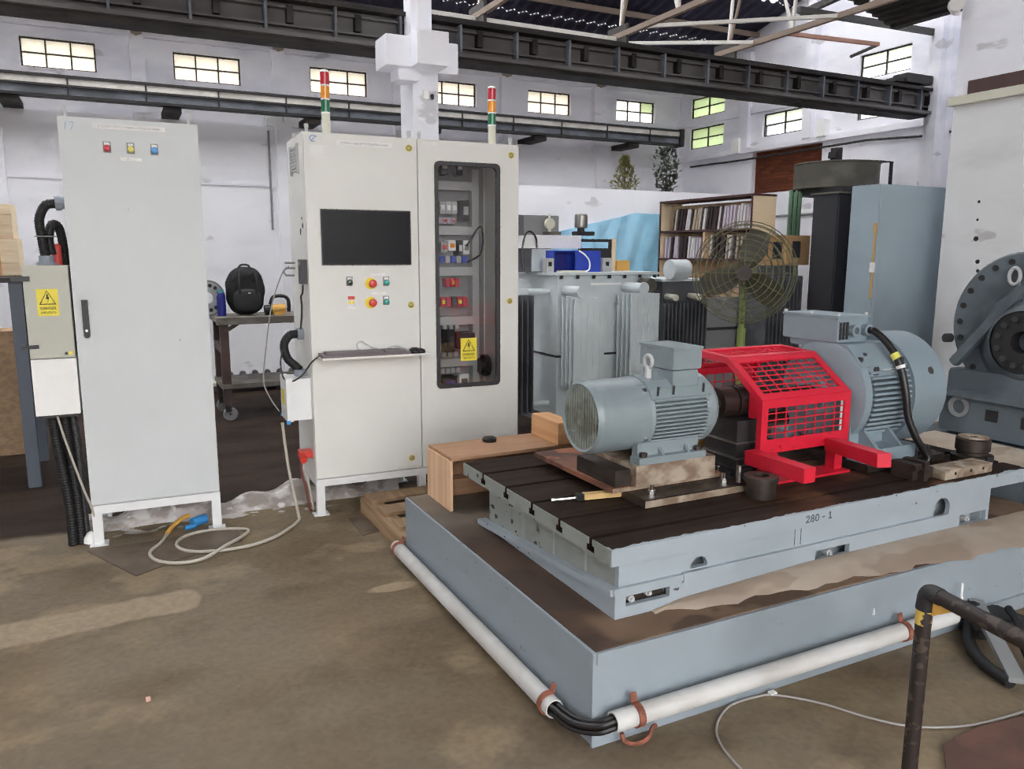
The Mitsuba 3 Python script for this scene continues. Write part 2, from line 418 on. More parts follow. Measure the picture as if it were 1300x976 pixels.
for x in (.387, 1.77, 3.13, 4.515, 5.89):
    part(wb, 'eaves_bracket', [bar((x, YB-.06, 3.60), (x+.22, YB-.50, 3.80), .03, .03), bar((x, YB-.06, 3.60), (x-.06, YB-.50, 3.80), .03, .03), cb(x-.05, x+.05, YB-.12, YB-.02, 3.60, 3.64, .004)], 'm_purlin')
part(wb, 'dado_ledge', cb(XL, 2.0, YB-.118, YB-.10, 2.16, 2.185, .004), 'm_wall_upper')
part(wb, 'cable_conduit', tube([(-.35, YB-.12, 2.16), (-.35, YB-.12, 1.55)], .012), 'm_mid_grey')
part(wb, 'cable_conduit', tube([(1.62, YB-.12, 2.75), (1.62, YB-.12, 1.7)], .012), 'm_mid_grey')

def window_back(i, a, b_):
    k = struct(f'window_{i}', ['small six-pane frosted window in the back wall above the two left lamps of the first cabinet, leftmost in the row',
        'small six-pane frosted window above the right edge of the first cabinet', 'six-pane frosted window behind the signal tower of the control cabinet',
        'six-pane frosted window just right of the white column', 'six-pane frosted window right of the second signal tower', 'six-pane window with green light nearest the back corner'][i-1], None, None)
    fr = [bx(a, b_, YB+.04, YB+.075, BZ[0], BZ[0]+.014), bx(a, b_, YB+.04, YB+.075, BZ[1]-.014, BZ[1]), bx(a, a+.014, YB+.04, YB+.075, BZ[0], BZ[1]), bx(b_-.014, b_, YB+.04, YB+.075, BZ[0], BZ[1])]
    zm = (BZ[0]+BZ[1])/2
    fr.append(bx(a, b_, YB+.042, YB+.073, zm-.006, zm+.006))
    for t in (1/3, 2/3): fr.append(bx(a+(b_-a)*t-.006, a+(b_-a)*t+.006, YB+.042, YB+.073, BZ[0], BZ[1]))
    part(k, 'frame', cat(fr), 'm_black_iron')
    for r in range(2):
        for c in range(3):
            x0, x1 = a+(b_-a)*c/3+.006, a+(b_-a)*(c+1)/3-.006; z0, z1 = (BZ[0]+.006, zm-.006) if r == 0 else (zm+.006, BZ[1]-.006)
            gm = 'm_pane_green' if (i == 6 and c == 2 and r == 1) else ('m_pane_white' if i == 6 else 'm_pane')
            part(k, 'pane', bx(x0, x1, YB+.056, YB+.059, z0, z1), gm)
for i, (a, b_) in enumerate(BW): window_back(i+1, a, b_)

# end wall on the right with three pairs of windows
RW = [(8.3, 8.98), (6.93, 7.6), (5.6, 6.22)]
RZ = [(3.275, 3.53), (2.865, 3.135)]
ep = Polygon([(YF, 0), (YB+.2, 0), (YB+.2, roof_z(YB+.2)), (RIDGE, roof_z(RIDGE)), (YF, roof_z(YF))])
for a, b_ in RW:
    for z0, z1 in RZ: ep = ep.difference(sbox(a, z0, b_, z1))
ep = ep.difference(sbox(6.65, 2.19, 7.745, 2.70))
wr = struct('wall_right', 'lavender end wall on the right with paired windows and a brick-filled opening', extr(ep, 'x', XR, XR+.25), 'm_wall_upper')
part(wr, 'brick_infill', bx(XR+.06, XR+.2, 6.65, 7.745, 2.19, 2.70), 'm_brick', label='brown brick infill of a wall opening')
part(wr, 'lower_wall', cb(XR-.02, XR, 5.4, 7.59, 0, 2.17, .005), 'm_white_panel')
part(wr, 'cable_conduit', tube([(XR-.035, 5.5, 1.915), (XR-.035, 7.55, 1.90)], .014), 'm_mid_grey')
part(wr, 'ledge', cat(cb(XR-.06, XR, 5.3, 9.2, 2.70, 2.76, .006), cb(XR-.03, XR, 5.3, 9.2, 3.165, 3.245, .006)), 'm_wall_upper')
part(wr, 'pilaster', cat(cb(XR-.10, XR, 5.10, 5.33, 0, 4.6, .008), cb(XR-.16, XR-.10, 5.16, 5.25, 0, 4.6, .006)), 'm_wall_upper')
part(wr, 'pilaster', cb(XR-.08, XR, 6.98-.2, 6.90, 2.76, 4.3, .006), 'm_wall_upper')
part(wr, 'pilaster', cb(XR-.06, XR, 7.8, 7.95, 2.76, 3.9, .006), 'm_wall_upper')
part(wr, 'cable', tube([(XR-.03, 8.9, 2.63), (XR-.04, 7.9, 2.62), (XR-.04, 6.0, 2.64), (XR-.03, 5.35, 2.60), (XR-.02, 5.0, 2.61)], .012), 'm_black_iron')
for y, z, s in ((7.98, 2.80, .13), (6.62, 2.84, .12)):
    part(wr, 'junction_box', cb(XR-.09, XR, y-s/2, y+s/2, z-.09, z+.09, .008), 'm_white')
n = 6
for (a, b_), nm in zip(RW, ('nearest the back corner', 'in the middle of the end wall', 'nearest the thick pier')):
    for (z0, z1), tn in zip(RZ, ('upper', 'lower')):
        n += 1
        k = struct(f'window_{n}', f'{tn} four-pane end wall window {nm}', None, None)
        zm, ym = (z0+z1)/2, (a+b_)/2
        X0, X1 = XR+.03, XR+.065
        part(k, 'frame', cat(bx(X0, X1, a, b_, z0, z0+.014), bx(X0, X1, a, b_, z1-.014, z1), bx(X0, X1, a, a+.014, z0, z1), bx(X0, X1, b_-.014, b_, z0, z1),
            bx(X0, X1, a, b_, zm-.006, zm+.006), bx(X0, X1, ym-.006, ym+.006, z0, z1)), 'm_black_iron')
        for r in range(2):
            for c in range(2):
                y0, y1 = (a+.006, ym-.006) if c == 0 else (ym+.006, b_-.006); q0, q1 = (z0+.006, zm-.006) if r == 0 else (zm+.006, z1-.006)
                if n in (7, 8): gm = 'm_pane_green'
                elif (n == 10 and r == 0 and c == 1) or (n == 12 and c == 1): gm = 'm_glass'
                else: gm = 'm_pane_white'
                part(k, 'pane', bx(XR+.045, XR+.048, y0, y1, q0, q1), gm)

fwp = Polygon([(3.0, 0), (XR+.2, 0), (XR+.2, roof_z(YF)), (3.0, roof_z(YF))])
for a in (3.5, 4.5, 5.5, 6.4): fwp = fwp.difference(sbox(a, 2.75, a+.55, 3.75))
struct('wall_front', 'front wall of the shed behind the camera, with a wide open bay in its middle', cat(extr(fwp, 'y', YF-.2, YF), bx(XL-.2, -2.9, YF-.2, YF, 0, roof_z(YF))), 'm_wall_upper')
struct('wall_left', 'plain side wall closing the shed on the left', extr(Polygon([(YF, 0), (YB+.2, 0), (YB+.2, roof_z(YB+.2)), (RIDGE, roof_z(RIDGE)), (YF, roof_z(YF))]), 'x', XL-.2, XL), 'm_wall_upper')

# roof: corrugated sheets on both slopes
def corrugated(y0, y1, x0=XL-.3, x1=XR+.3):  # one skin
    xs = np.arange(x0, x1, .0365); zz = .018*np.cos(xs/.146*2*np.pi)
    V = np.vstack([np.c_[xs, np.full_like(xs, y), zz+roof_z(y)] for y in (y0, y1)])
    m = len(xs); F = []
    i = np.arange(m-1)
    for a, b_ in ((0, 1),):
        F += [np.c_[a*m+i, a*m+i+1, b_*m+i+1], np.c_[a*m+i, b_*m+i+1, b_*m+i]]
    return trimesh.Trimesh(V, np.vstack(F), process=False)
ADDED_SKY = [(-4.4, -3.2), (-2.6, -1.4), (-.8, .4), (1.0, 2.2), (2.9, 4.1), (4.7, 5.9), (6.3, 7.0)]  # added translucent roof strips, out of view, to brighten the back walls
rows = [(XL-.3, XR+.3)]
def strips(y0, y1, cuts):
    out, x = [], XL-.3
    for a, b_ in cuts: out.append(corrugated(y0, y1, x, a)); x = b_
    return out + [corrugated(y0, y1, x, XR+.3)]
SB = [c for c in ADDED_SKY if c[1] < 2.3]
rf = struct('roof', 'dark navy corrugated sheet roof', cat(strips(YB+.3, 8.1, []), strips(8.1, 7.2, SB), strips(7.2, 4.0, ADDED_SKY), strips(4.0, RIDGE, []), strips(RIDGE, YF-.2, [])), 'm_roof', True)
for a, b_ in ADDED_SKY:
    part(rf, 'added_rooflight_sheet', cat(([corrugated(8.1, 7.2, a, b_)] if b_ < 2.3 else []) + [corrugated(7.2, 4.0, a, b_)]), 'm_added_rooflight', True, label='added unseen translucent roof sheet that brightens the back of the shed')
for y in np.arange(8.6, 1.6, -.85):
    part(rf, 'purlin', cb(XL, XR, y-.02, y+.02, roof_z(y)-.075, roof_z(y)-.025, .004), 'm_purlin')

# trusses
zc = 3.15
def truss(x, hi):
    k = thing('roof_truss', hi, 'roof truss', 'steel roof trusses')
    pts = [5.6 - .62*i for i in range(12)]
    part(k, 'bottom_chord', bar((x, 5.65, zc), (x, -1.5, zc), .034, .04), 'm_purlin')
    tm = [bar((x, 5.6, roof_z(5.6)-.12), (x, RIDGE, roof_z(RIDGE)-.12), .035, .045), bar((x, RIDGE, roof_z(RIDGE)-.12), (x, -1.5, roof_z(-1.5)-.12), .035, .045)]
    part(k, 'top_chord', cat(tm), 'm_purlin')
    for i in range(6):
        y = 5.5 - i*.72
        part(k, 'web', bar((x, y, zc), (x, y-.12, roof_z(y)-.12), .02, .02), 'm_truss_white')
        part(k, 'web', bar((x, y, zc), (x, y+.55 if i else y-.5, roof_z(y+.55 if i else y-.5)-.12), .018, .018), 'm_purlin' if i % 2 == 0 else 'm_truss_white')
    part(k, 'gusset', cb(x-.012, x+.012, 5.4, 5.66, zc-.09, zc+.07, .003), 'm_truss_dark')
    return k
truss(2.5, 'pale steel roof truss behind the top of the white column')
truss(3.72, 'pale steel roof truss above the middle of the crane girder')
truss(4.82, 'pale steel roof truss nearest the end wall')
tk = thing('roof_brace', 'white horizontal tie bar along the top of the crane girder, left of the middle truss', 'brace', 'roof braces')
put(tk, bar((2.1, 5.55, zc-.02), (3.72, 5.55, zc-.02), .034, .034), 'm_truss_white')
tk = thing('roof_brace', 'long white bar running between the middle truss and the end truss', 'brace', 'roof braces')
put(tk, bar((3.73, 5.2, zc), (4.82, 4.34, zc), .026, .026), 'm_truss_white')
tk = thing('roof_brace', 'white bar just above the girder meeting the end truss at its gusset', 'brace', 'roof braces')
put(tk, bar((3.4, 6.22, zc+.06), (4.79, 5.17, zc), .026, .026), 'm_truss_white')
tk = thing('roof_brace', 'salmon-painted bar from the end truss to a small bracket', 'brace', 'roof braces')
put(tk, bar((4.86, 4.85, zc), (5.75, 4.75, zc), .028, .028), 'm_truss_salmon')
part(tk, 'bracket', bar((5.75, 4.75, zc), (5.78, 5.05, zc-.03), .02, .02), 'm_truss_dark')
one('roof_beam', 'dark steel beam crossing in front of the end wall up to the thick pier', 'beam', cat(bar((5.4, 5.3, 3.51), (XR-.02, 5.3, 3.54), .05, .05), bar((5.75, 5.6, 3.6), (5.62, 4.7, 3.62), .05, .05)), 'm_truss_dark')

# crane girder over the hall, along x
YG = 5.3
g = thing('crane_girder', 'long dark grey crane girder with stiffened web crossing the hall', 'crane girder')
part(g, 'web', bx(-4.5, 7.16, YG-.005, YG+.005, 2.80, 3.0), 'm_girder')
part(g, 'top_flange', cb(-4.5, 7.1, YG-.09, YG+.07, 2.985, 3.01, .003), 'm_girder_dark')
part(g, 'bottom_flange', cb(-4.5, 7.16, YG-.09, YG+.06, 2.775, 2.80, .003), 'm_girder')
part(g, 'upper_rib', bx(-4.5, 7.1, YG-.05, YG, 2.945, 2.957), 'm_girder')
part(g, 'lower_rib', bx(-4.5, 7.16, YG-.05, YG, 2.84, 2.852), 'm_girder')
part(g, 'soffit', cb(-4.5, 7.1, YG-.04, YG+.14, 2.752, 2.775, .006), 'm_girder_dark')
part(g, 'crane_rail', cb(-4.5, 7.0, YG-.025, YG+.025, 3.01, 3.04, .004), 'm_black_iron')
for i, x in enumerate(np.arange(-1.2, 7.1, .43)):
    part(g, 'stiffener', cb(x-.008, x+.008, YG-.075, YG-.005, 2.80, 2.985, .002), 'm_rail_blue')
    part(g, 'splice_plate', cb(x+.13, x+.17, YG-.06, YG-.005, 2.86, 2.96, .002), 'm_girder_dark')
one('girder_buffer', 'black end stop block on the girder beside the pilaster', 'buffer', cat(cb(6.62, 6.78, YG-.06, YG+.06, 3.041, 3.075, .006), cb(6.74, 7.1, YG-.08, YG+.08, 3.041, 3.12, .01)), 'm_black_iron')

# crane rail along the back wall
r = thing('wall_crane_rail', 'long crane rail with pale web running along the back wall below the windows', 'crane rail')
Y8 = 8.72
part(r, 'top_flange', cb(-4.5, 6.86, Y8-.07, Y8+.07, 3.035, 3.06, .003), 'm_black_iron')
part(r, 'upper_web', bx(-4.5, 6.84, Y8-.05, Y8+.02, 2.975, 3.035), 'm_rail_light')
part(r, 'middle_flange', cb(-4.5, 6.86, Y8-.07, Y8+.05, 2.955, 2.975, .003), 'm_black_iron')
part(r, 'lower_web', bx(-4.5, 6.84, Y8-.04, Y8+.02, 2.885, 2.955), 'm_rail_blue')
part(r, 'bottom_flange', cb(-4.5, 6.86, Y8-.06, Y8+.06, 2.86, 2.885, .003), 'm_black_iron')
part(r, 'end_plate', cb(6.84, 6.90, Y8-.08, Y8+.08, 2.85, 3.07, .003), 'm_black_iron')
for x in np.arange(-.9, 6.8, .66):
    part(r, 'joint', cb(x-.007, x+.007, Y8-.06, Y8-.03, 2.87, 3.05, .001), 'm_black_iron')
for x in np.arange(-1.0, 6.9, 1.37):
    part(r, 'bracket', cb(x+.2, x+.36, Y8-.03, YB-.05, 2.80, 2.858, .005), 'm_girder_dark')

# white column with box brackets
ck = struct('column_1', 'white-painted column with three box brackets behind the control cabinet', None, None, cat_='column')
cx0, cx1, cy0, cy1 = 1.81, 1.985, 5.02, 5.2
part(ck, 'shaft', cb(cx0, cx1, cy0, cy1+.06, 0, 2.60, .004), 'm_column')
part(ck, 'upper_shaft', cb(cx0+.03, cx1+.0, cy0+.10, cy1+.05, 2.60, roof_z(5.1)-.1, .004), 'm_column')
part(ck, 'box_bracket', cb(1.60, cx0+.02, 4.90, 5.12, 2.60, 2.78, .004), 'm_column')
part(ck, 'box_bracket', cb(1.76, 1.965, 4.78, 5.03, 2.60, 2.80, .004), 'm_column')
part(ck, 'box_bracket', cb(cx1-.02, 2.11, 4.98, 5.2, 2.60, 2.79, .004), 'm_column')
part(ck, 'bracket_cone', cb(1.69, cx0+.02, 4.95, 5.10, 2.53, 2.60, .02), 'm_column')
part(ck, 'switch_box', cb(1.875, 1.91, cy0-.025, cy0, 2.435, 2.49, .003), 'm_white')
part(ck, 'switch', cb(1.93, 1.947, cy0-.02, cy0, 2.44, 2.47, .003), 'm_black_plastic')
part(ck, 'pull_wire', tube([(1.765, 4.76, 2.60), (1.765, 4.77, 3.6)], .005), 'm_white')

# the thick pier on the right
pk = struct('column_2', 'thick white masonry pier at the right edge behind the flanged machine', None, None, cat_='pier')
part(pk, 'shaft', cb(5.98, XR, 3.35, 4.2, 0, 2.595, .008), 'm_pier')
part(pk, 'upper_shaft', cb(5.98, XR, 3.35, 4.2, 2.66, 4.9, .008), 'm_column')
part(pk, 'ledge_beam', cb(5.93, XR, 3.30, 4.22, 2.595, 2.66, .006), 'm_tower_base')
for y, z, r_ in ((3.918, 1.854, .012), (3.916, 1.718, .010), (3.914, 1.575, .020), (3.883, 1.40, .018), (3.875, 1.33, .014)):
    part(pk, 'anchor_hole', cyl((5.9795, y, z), (5.985, y, z), r_, 10), 'm_ink')
part(pk, 'brown_board', cb(5.94, 6.0, 3.32, 4.07, 2.66, 2.76, .006), 'm_shelf_edge')
one('floodlight', 'round white floodlight under the roof beside the pier', 'floodlight', cat(cyl((5.93, 4.225, 3.34), (5.86, 4.165, 3.33), .055), cb(5.90, 5.97, 4.21, 4.24, 3.27, 3.33, .01)), 'm_white', 40)
one('sheet_canopy', 'dark corrugated sheet ends hanging under the roof beside the pier', 'sheet', cat([cb(5.45+i*.075, 5.53+i*.075, 4.25, 4.9, 3.52-.022*i, 3.62, .005) for i in range(9)]), 'm_girder_dark')

one('white_partition', 'plain white partition panel behind the transformers and the bookshelf', 'partition', cat(cb(3.0, 7.2, 7.6, 7.63, 0, 2.165, .004)), 'm_white_panel')
k = one('tarpaulin', 'light blue tarpaulin hanging on the white partition', 'tarpaulin', None, None) if False else thing('tarpaulin', 'light blue tarpaulin hanging on the white partition left of the bookshelf', 'tarpaulin')
U, Vv = np.meshgrid(np.linspace(0, 1, 40), np.linspace(0, 1, 24), indexing='ij')
tx = 4.15+U*1.85; tz = 1.0+Vv*(.64+.28*np.clip(U*1.5, 0, 1)-.02*U)
ty = 7.56-.018*np.sin(U*19+Vv*4)-.012*np.sin(U*41-Vv*9)
Vt = np.stack([tx, ty, tz], -1).reshape(-1, 3); I = np.arange(40*24).reshape(40, 24)
Ft = np.vstack([np.c_[I[:-1, :-1].ravel(), I[1:, :-1].ravel(), I[1:, 1:].ravel()], np.c_[I[:-1, :-1].ravel(), I[1:, 1:].ravel(), I[:-1, 1:].ravel()]])
Vb = Vt+[0, .004, 0]
put(k, trimesh.Trimesh(np.vstack([Vt, Vb]), np.vstack([Ft, Ft[:, ::-1]+len(Vt)]), process=False), 'm_blue_tarp', True)

# ================================================================== concrete plinth and bed plate
k = thing('plinth', 'low blue-grey painted concrete plinth carrying the iron bed plate', 'plinth')
PX0, PX1, PY0, PY1, PZ = 1.184, 5.6, 1.815, 3.49, .30
def tess(m, l): 
    v, f = trimesh.remesh.subdivide_to_size(m.vertices, m.faces, l); return trimesh.Trimesh(v, f, process=False)
put(k, cat(cb(PX0, PX1, PY0, PY1, 0, PZ-.004, .008), cb(PX0+.012, PX1, PY0-.006, PY0+.02, PZ-.04, PZ-.004, .004)), 'm_plinth')
part(k, 'dirty_top', cb(PX0+.012, PX1-.01, PY0+.006, PY1-.01, PZ-.012, PZ, .003), 'm_plinth_top')
part(k, 'skirt', cb(PX0-.006, 3.4, PY0-.012, PY0, 0, .06, .004), 'm_plinth')
# grout fillet in front of the bed
P = []
for x in np.linspace(1.50, 3.72, 46):
    t = np.clip((x-1.5)/.12, 0, 1); h = .003+.042*t*np.clip(.35+.65*(x-1.5)/.7, 0, 1)
    yf = 1.95-.03*t-.13*np.clip((x-1.6)/1.4, 0, 1)+.012*math.sin(x*17)+.01*math.sin(x*41)
    P.append([(x, 1.961, PZ), (x, 1.961, PZ+h), (x, 1.95, PZ+h), (x, (1.95+yf)/2, PZ+h*.75), (x, yf, PZ+.004), (x, yf-.008, PZ-.001)])
P = np.array(P); m_, q_ = P.shape[:2]; I = np.arange(m_*q_).reshape(m_, q_)
Fg = [np.c_[I[:-1, j], I[1:, j], I[1:, j+1]] for j in range(q_-1)] + [np.c_[I[:-1, j], I[1:, j+1], I[:-1, j+1]] for j in range(q_-1)]
gm = trimesh.Trimesh(P.reshape(-1, 3), np.vstack(Fg), process=False)
part(k, 'grout_fillet', gm, 'm_grout', 40, label='beige mortar fillet along the foot of the bed plate')
part(k, 'chalk_mark', cat(bar((2.39, PY0-.0008, .16), (2.395, PY0-.0008, .185), .004, .001), bar((2.395, PY0-.0008, .185), (2.40, PY0-.0008, .162), .004, .001), bar((2.39, PY0-.0008, .16), (2.40, PY0-.0008, .162), .004, .001)), 'm_paper')

BX0, BX1, BY0, BY1, BZ1 = 1.32, 3.46, 1.93, 3.085, .552
k = thing('bed_plate', 'grey cast iron bed plate with brown T-slotted top on the concrete plinth', 'bed plate')
slots = [2.05, 2.252, 2.453, 2.668, 2.882]
sw, tw = .011, .024
# top plate cross-section in (y,z) with T-slots
poly = sbox(BY0, .498, BY1, BZ1)
for y in slots: poly = poly.difference(sbox(y-sw, .52, y+sw, 1)).difference(sbox(y-tw, .508, y+tw, .53))
put(k, extr(poly, 'x', BX0, BX1), 'm_bed_top')
part(k, 'front_edge', cb(BX0-.001, BX1, BY0-.002, BY0+.03, .497, BZ1+.0005, .003), 'm_bed_paint')
strips = []
ed = [BY0] + [v for y in slots for v in (y-sw, y+sw)] + [BY1]
for i in range(0, len(ed), 2):
    a, b_ = ed[i], ed[i+1]
    xs = np.arange(BX0+.004, BX1, .018)
    if i == 0:
        ya = a + .003+.016*np.clip(meshkit.fbm(np.c_[xs*9, xs*0, xs*0], 4)*2-.75, 0, 1)+.006*(rng.random(len(xs)) > .8)
    else: ya = np.full(len(xs), a+.0005)
    yb = np.full(len(xs), b_-.0005)
    V = np.vstack([np.c_[xs, ya, np.full_like(xs, BZ1+.0012)], np.c_[xs, yb, np.full_like(xs, BZ1+.0012)], np.c_[xs, ya, np.full_like(xs, BZ1-.001)]])
    m_ = len(xs); j = np.arange(m_-1)
    F = np.vstack([np.c_[j, j+1, m_+j+1], np.c_[j, m_+j+1, m_+j], np.c_[j, 2*m_+j, 2*m_+j+1], np.c_[j, 2*m_+j+1, j+1]])
    part(k, 'table_strip', trimesh.Trimesh(V, F, process=False), 'm_bed_top', label='brown oiled table strip between slots')
part(k, 'end_face', cat([extr(poly, 'x', BX0-.003, BX0+.001)]), 'm_bed_end', label='worn greenish end face with slot mouths')
# body with cored holes in the front wall
PZ += .0006
fp = sbox(1.37, PZ, 3.262, .5)
def disc(x, z, r, half=False):
    t = np.linspace(0, np.pi if half else 2*np.pi, 24); return Polygon([(x+r*math.cos(a), z+r*math.sin(a)) for a in t])
fp = fp.difference(disc(1.695, .418, .037, True)).difference(disc(2.948, .43, .052))
fp = fp.difference(sbox(1.40, .338, 1.575, .372)).difference(sbox(2.243, .34, 2.42, .378)).difference(sbox(3.07, .345, 3.243, .39))
part(k, 'front_wall', extr(fp, 'y', 1.962, 1.982), 'm_bed_paint')
part(k, 'core', bx(1.40, 3.24, 2.03, 2.04, PZ, .497), 'm_bed_paint')
lp_ = [(1.982, PZ), (2.93, PZ), (2.93, .497), (1.982, .497)]
part(k, 'end_wall', extr(Polygon(lp_), 'x', 1.37, 1.39), 'm_bed_end', label='streaked grey-green end wall')
for y in (2.20, 2.42, 2.66): part(k, 'rib', cb(1.362, 1.372, y-.05, y+.05, .33, .495, .005), 'm_bed_end')
part(k, 'far_wall', cat(bx(3.24, 3.262, 1.982, 2.9, PZ, .498), bx(1.39, 3.24, 2.89, 2.91, PZ, .498)), 'm_bed_paint')
# sloping drip rim and the raised band on the front
part(k, 'drip_rim', cat(bar((1.355, 1.955, .396), (1.355, 2.98, .314), .04, .022, .004), extr(Polygon([(1.962, PZ), (1.962, .392), (2.9, .312), (2.9, PZ)]), 'x', 1.358, 1.37)), 'm_bed_paint')
part(k, 'raised_band', cat(cb(1.345, 1.66, 1.948, 1.962, .388, .41, .003), cb(1.70, 2.98, 1.948, 1.962, .386, .413, .003), cb(1.62, 1.72, 1.945, 1.962, .382, .414, .003)), 'm_bed_paint')
for x, z in ((1.432, .352), (1.50, .36), (2.33, .352), (3.14, .36)):
    part(k, 'anchor_bolt', cat(cyl((x, 1.975, z), (x, 2.0, z), .012, 10), cyl((x, 1.966, z), (x, 1.976, z), .007, 8)), 'm_light_grey')
part(k, 'wall_pocket', bx(1.40, 1.575, 2.0, 2.002, .33, .38), 'm_dark_steel')
part(k, 'stamped_number', mov(text_on('280 - 1', .026, 2.21, BY0-.0021, .512, depth=.0008), 0, 0, 0), 'm_frame_slate', label='painted number on the front edge')
part(k, 'pencil_line', [bx(x, x+.003, 1.9612, 1.962, .418, .496) for x in (2.13, 2.16)], 'm_frame_slate')

# plywood cover over the far end of the bed
k = thing('plywood_cover', 'pale plywood box cover over the far left corner of the bed plate', 'box')
part(k, 'top_panel', cb(1.302, 2.35, 3.187, 3.475, .533, .548, .002), 'm_ply')
part(k, 'side_panel', cb(1.294, 1.308, 3.187, 3.475, PZ, .533, .002), 'm_ply_y')
part(k, 'bottom_panel', cb(1.31, 2.3, 3.40, 3.47, .301, .38, .002), 'm_ply')
part(k, 'back_panel', cb(1.31, 2.35, 3.462, 3.475, .385, .532, .002), 'm_ply')
one('bottle_cap', 'small black cap lying on the plywood cover', 'cap', lathe([(0, 0), (.034, 0), (.036, .014), (.03, .02), (0, .02)], (1.595, 3.41, .548), (0, 0, 1), 20), 'm_black_plastic', 30)
one('timber_block', 'short sawn timber block at the right end of the plywood cover', 'timber', cb(1.855, 1.95, 3.19, 3.46, .549, .655, .004), 'm_timber')
k = thing('pallet', 'weathered wooden pallet on the floor between the control cabinet and the plinth', 'pallet')
for i in range(3): part(k, 'deck_board', cb(1.19+.004*i, 1.62, 4.16-.24*i-.07, 4.16-.24*i+.07, .0855, .105, .003), 'm_pallet')
for x in (1.19, 1.56): part(k, 'bearer', cb(x-.02, x+.07, 3.52, 4.235, .0, .085, .004), 'm_pallet')

# ================================================================== motors
def motor(key, x0, x1, ya, za, R, xc0, xc1, Rc, foot_z, mt, fin_from, fin_to, nf, cover_dir):
    """finned frame from x0 to x1 on axis (ya, za); fan cover from xc0 to xc1"""
    ms = [cyl((x0, ya, za), (x1, ya, za), R*.80, 40)]
    part(key, 'frame', cat(ms), mt, 30)
    fins = []
    for s in (-1, 1):
        for i in range(nf):
            z = za - R*.74 + (R*1.30)*i/(nf-1)
            dy = math.sqrt(max(R*R-(z-za)**2, 0))
            w = math.sqrt(max((R*.78)**2-(z-za)**2, 0)) if abs(z-za) < R*.78 else dy*.4
            fins.append(cb(fin_from, fin_to, ya+s*(w-.01), ya+s*dy, z-R*.021, z+R*.021, .001))
    part(key, 'cooling_fins', cat(fins), mt)
    return key

m1 = thing('electric_motor', 'small grey electric motor with slotted fan cover facing left on the bed plate', 'motor', None)
AY, AZ = 2.455, .853
motor(m1, 1.74, 2.02, AY, AZ, .145, 1.52, 1.76, .137, .686, 'm_motor', 1.765, 2.02, 13, -1)
part(m1, 'fan_cover', lathe([(.118, .006), (.128, 0), (.136, .012), (.139, .03), (.139, .245), (.132, .245), (.132, .04), (.118, .012), (.118, .006)], (1.52, AY, AZ), (1, 0, 0), 56), 'm_motor', 30)
gr = []
for i in range(13):
    y = -.102+.017*i; h = math.sqrt(.122**2-y*y)
    gr.append(cb(1.524, 1.530, AY+y-.0038, AY+y+.0038, AZ-h, AZ+h, .001))
for z in (-.06, 0, .06):
    h = math.sqrt(.122**2-z*z); gr.append(cb(1.526, 1.529, AY-h, AY+h, AZ+z-.003, AZ+z+.003, .001))
gr.append(cb(1.522, 1.531, AY-.02, AY+.02, AZ-.03, AZ+.03, .002))
part(m1, 'fan_grille', cat(gr), 'm_grille', label='olive-grey slotted grille')
part(m1, 'fan', cat([lathe([(0, 0), (.03, 0), (.03, .03), (0, .03)], (1.56, AY, AZ), (1, 0, 0), 16)] + [bar((1.575, AY, AZ), (1.575, AY+.11*math.cos(a), AZ+.11*math.sin(a)), .05, .006) for a in np.linspace(0, 2*np.pi, 7)[:-1]]), 'm_grille')
part(m1, 'end_shield', lathe([(0, 0), (.135, 0), (.14, .01), (.14, .04), (.115, .072), (.06, .085), (0, .085)], (2.015, AY, AZ), (1, 0, 0), 48), 'm_motor', 30)
part(m1, 'rear_flange', lathe([(0, 0), (.136, 0), (.141, .01), (.141, .022), (0, .022)], (1.745, AY, AZ), (1, 0, 0), 48), 'm_motor', 30)
part(m1, 'cover_screw', [cyl((1.738, AY-.139*math.cos(a), AZ+.139*math.sin(a)), (1.738, AY-.148*math.cos(a), AZ+.148*math.sin(a)), .008, 8) for a in (.8, -.6)], 'm_chrome')
# smooth saddle under the terminal box with dark bars painted for the shade in its slots
sad = []
part(m1, 'saddle', extr(Polygon([(AY-.118, AZ+.055), (AY-.128, AZ+.072), (AY-.108, AZ+.104), (AY-.07, AZ+.132), (AY, AZ+.147), (AY+.07, AZ+.132), (AY+.108, AZ+.104), (AY+.128, AZ+.072), (AY+.118, AZ+.055)]), 'x', 1.755, 2.035), 'm_motor')
part(m1, 'slot_shade', [bar((x-.008, AY-.124, AZ+.083), (x+.008, AY-.107, AZ+.111), .008, .006, .002) for x in (1.79, 1.862, 2.005)], 'm_dark_grey')
part(m1, 'box_neck', cb(1.866, 1.985, 2.352, 2.54, AZ+.10, 1.02, .006), 'm_motor')
tb = part(m1, 'terminal_box', cb(1.86, 1.995, 2.345, 2.555, 1.024, 1.098, .006), 'm_motor')
part(tb, 'lid', cb(1.856, 1.999, 2.341, 2.559, 1.099, 1.110, .004), 'm_motor')
part(m1, 'eyebolt', cat(cyl((1.80, 2.455, AZ+.14), (1.80, 2.455, AZ+.185), .012, 12), mov(trimesh.creation.torus(.022, .007, 20, 10), 0, 0, 0)).apply_transform(np.eye(4)) if False else
     cat(cyl((1.80, 2.42, AZ+.135), (1.80, 2.42, AZ+.18), .013, 12), tube([(1.80, 2.42+.024*math.cos(a), AZ+.20+.024*math.sin(a)) for a in np.linspace(0, 2*np.pi, 21)], .0075, 8)), 'm_light_grey', 30)
ft = [cb(1.685, 1.997, 2.30, 2.36, .686, .712, .004), cb(1.70, 1.985, 2.335, 2.37, .70, .76, .004)]
for x in (1.80, 1.92): ft.append(extr(Polygon([(2.305, .712), (2.36, .712), (2.36, .76)]), 'x', x-.006, x+.006))
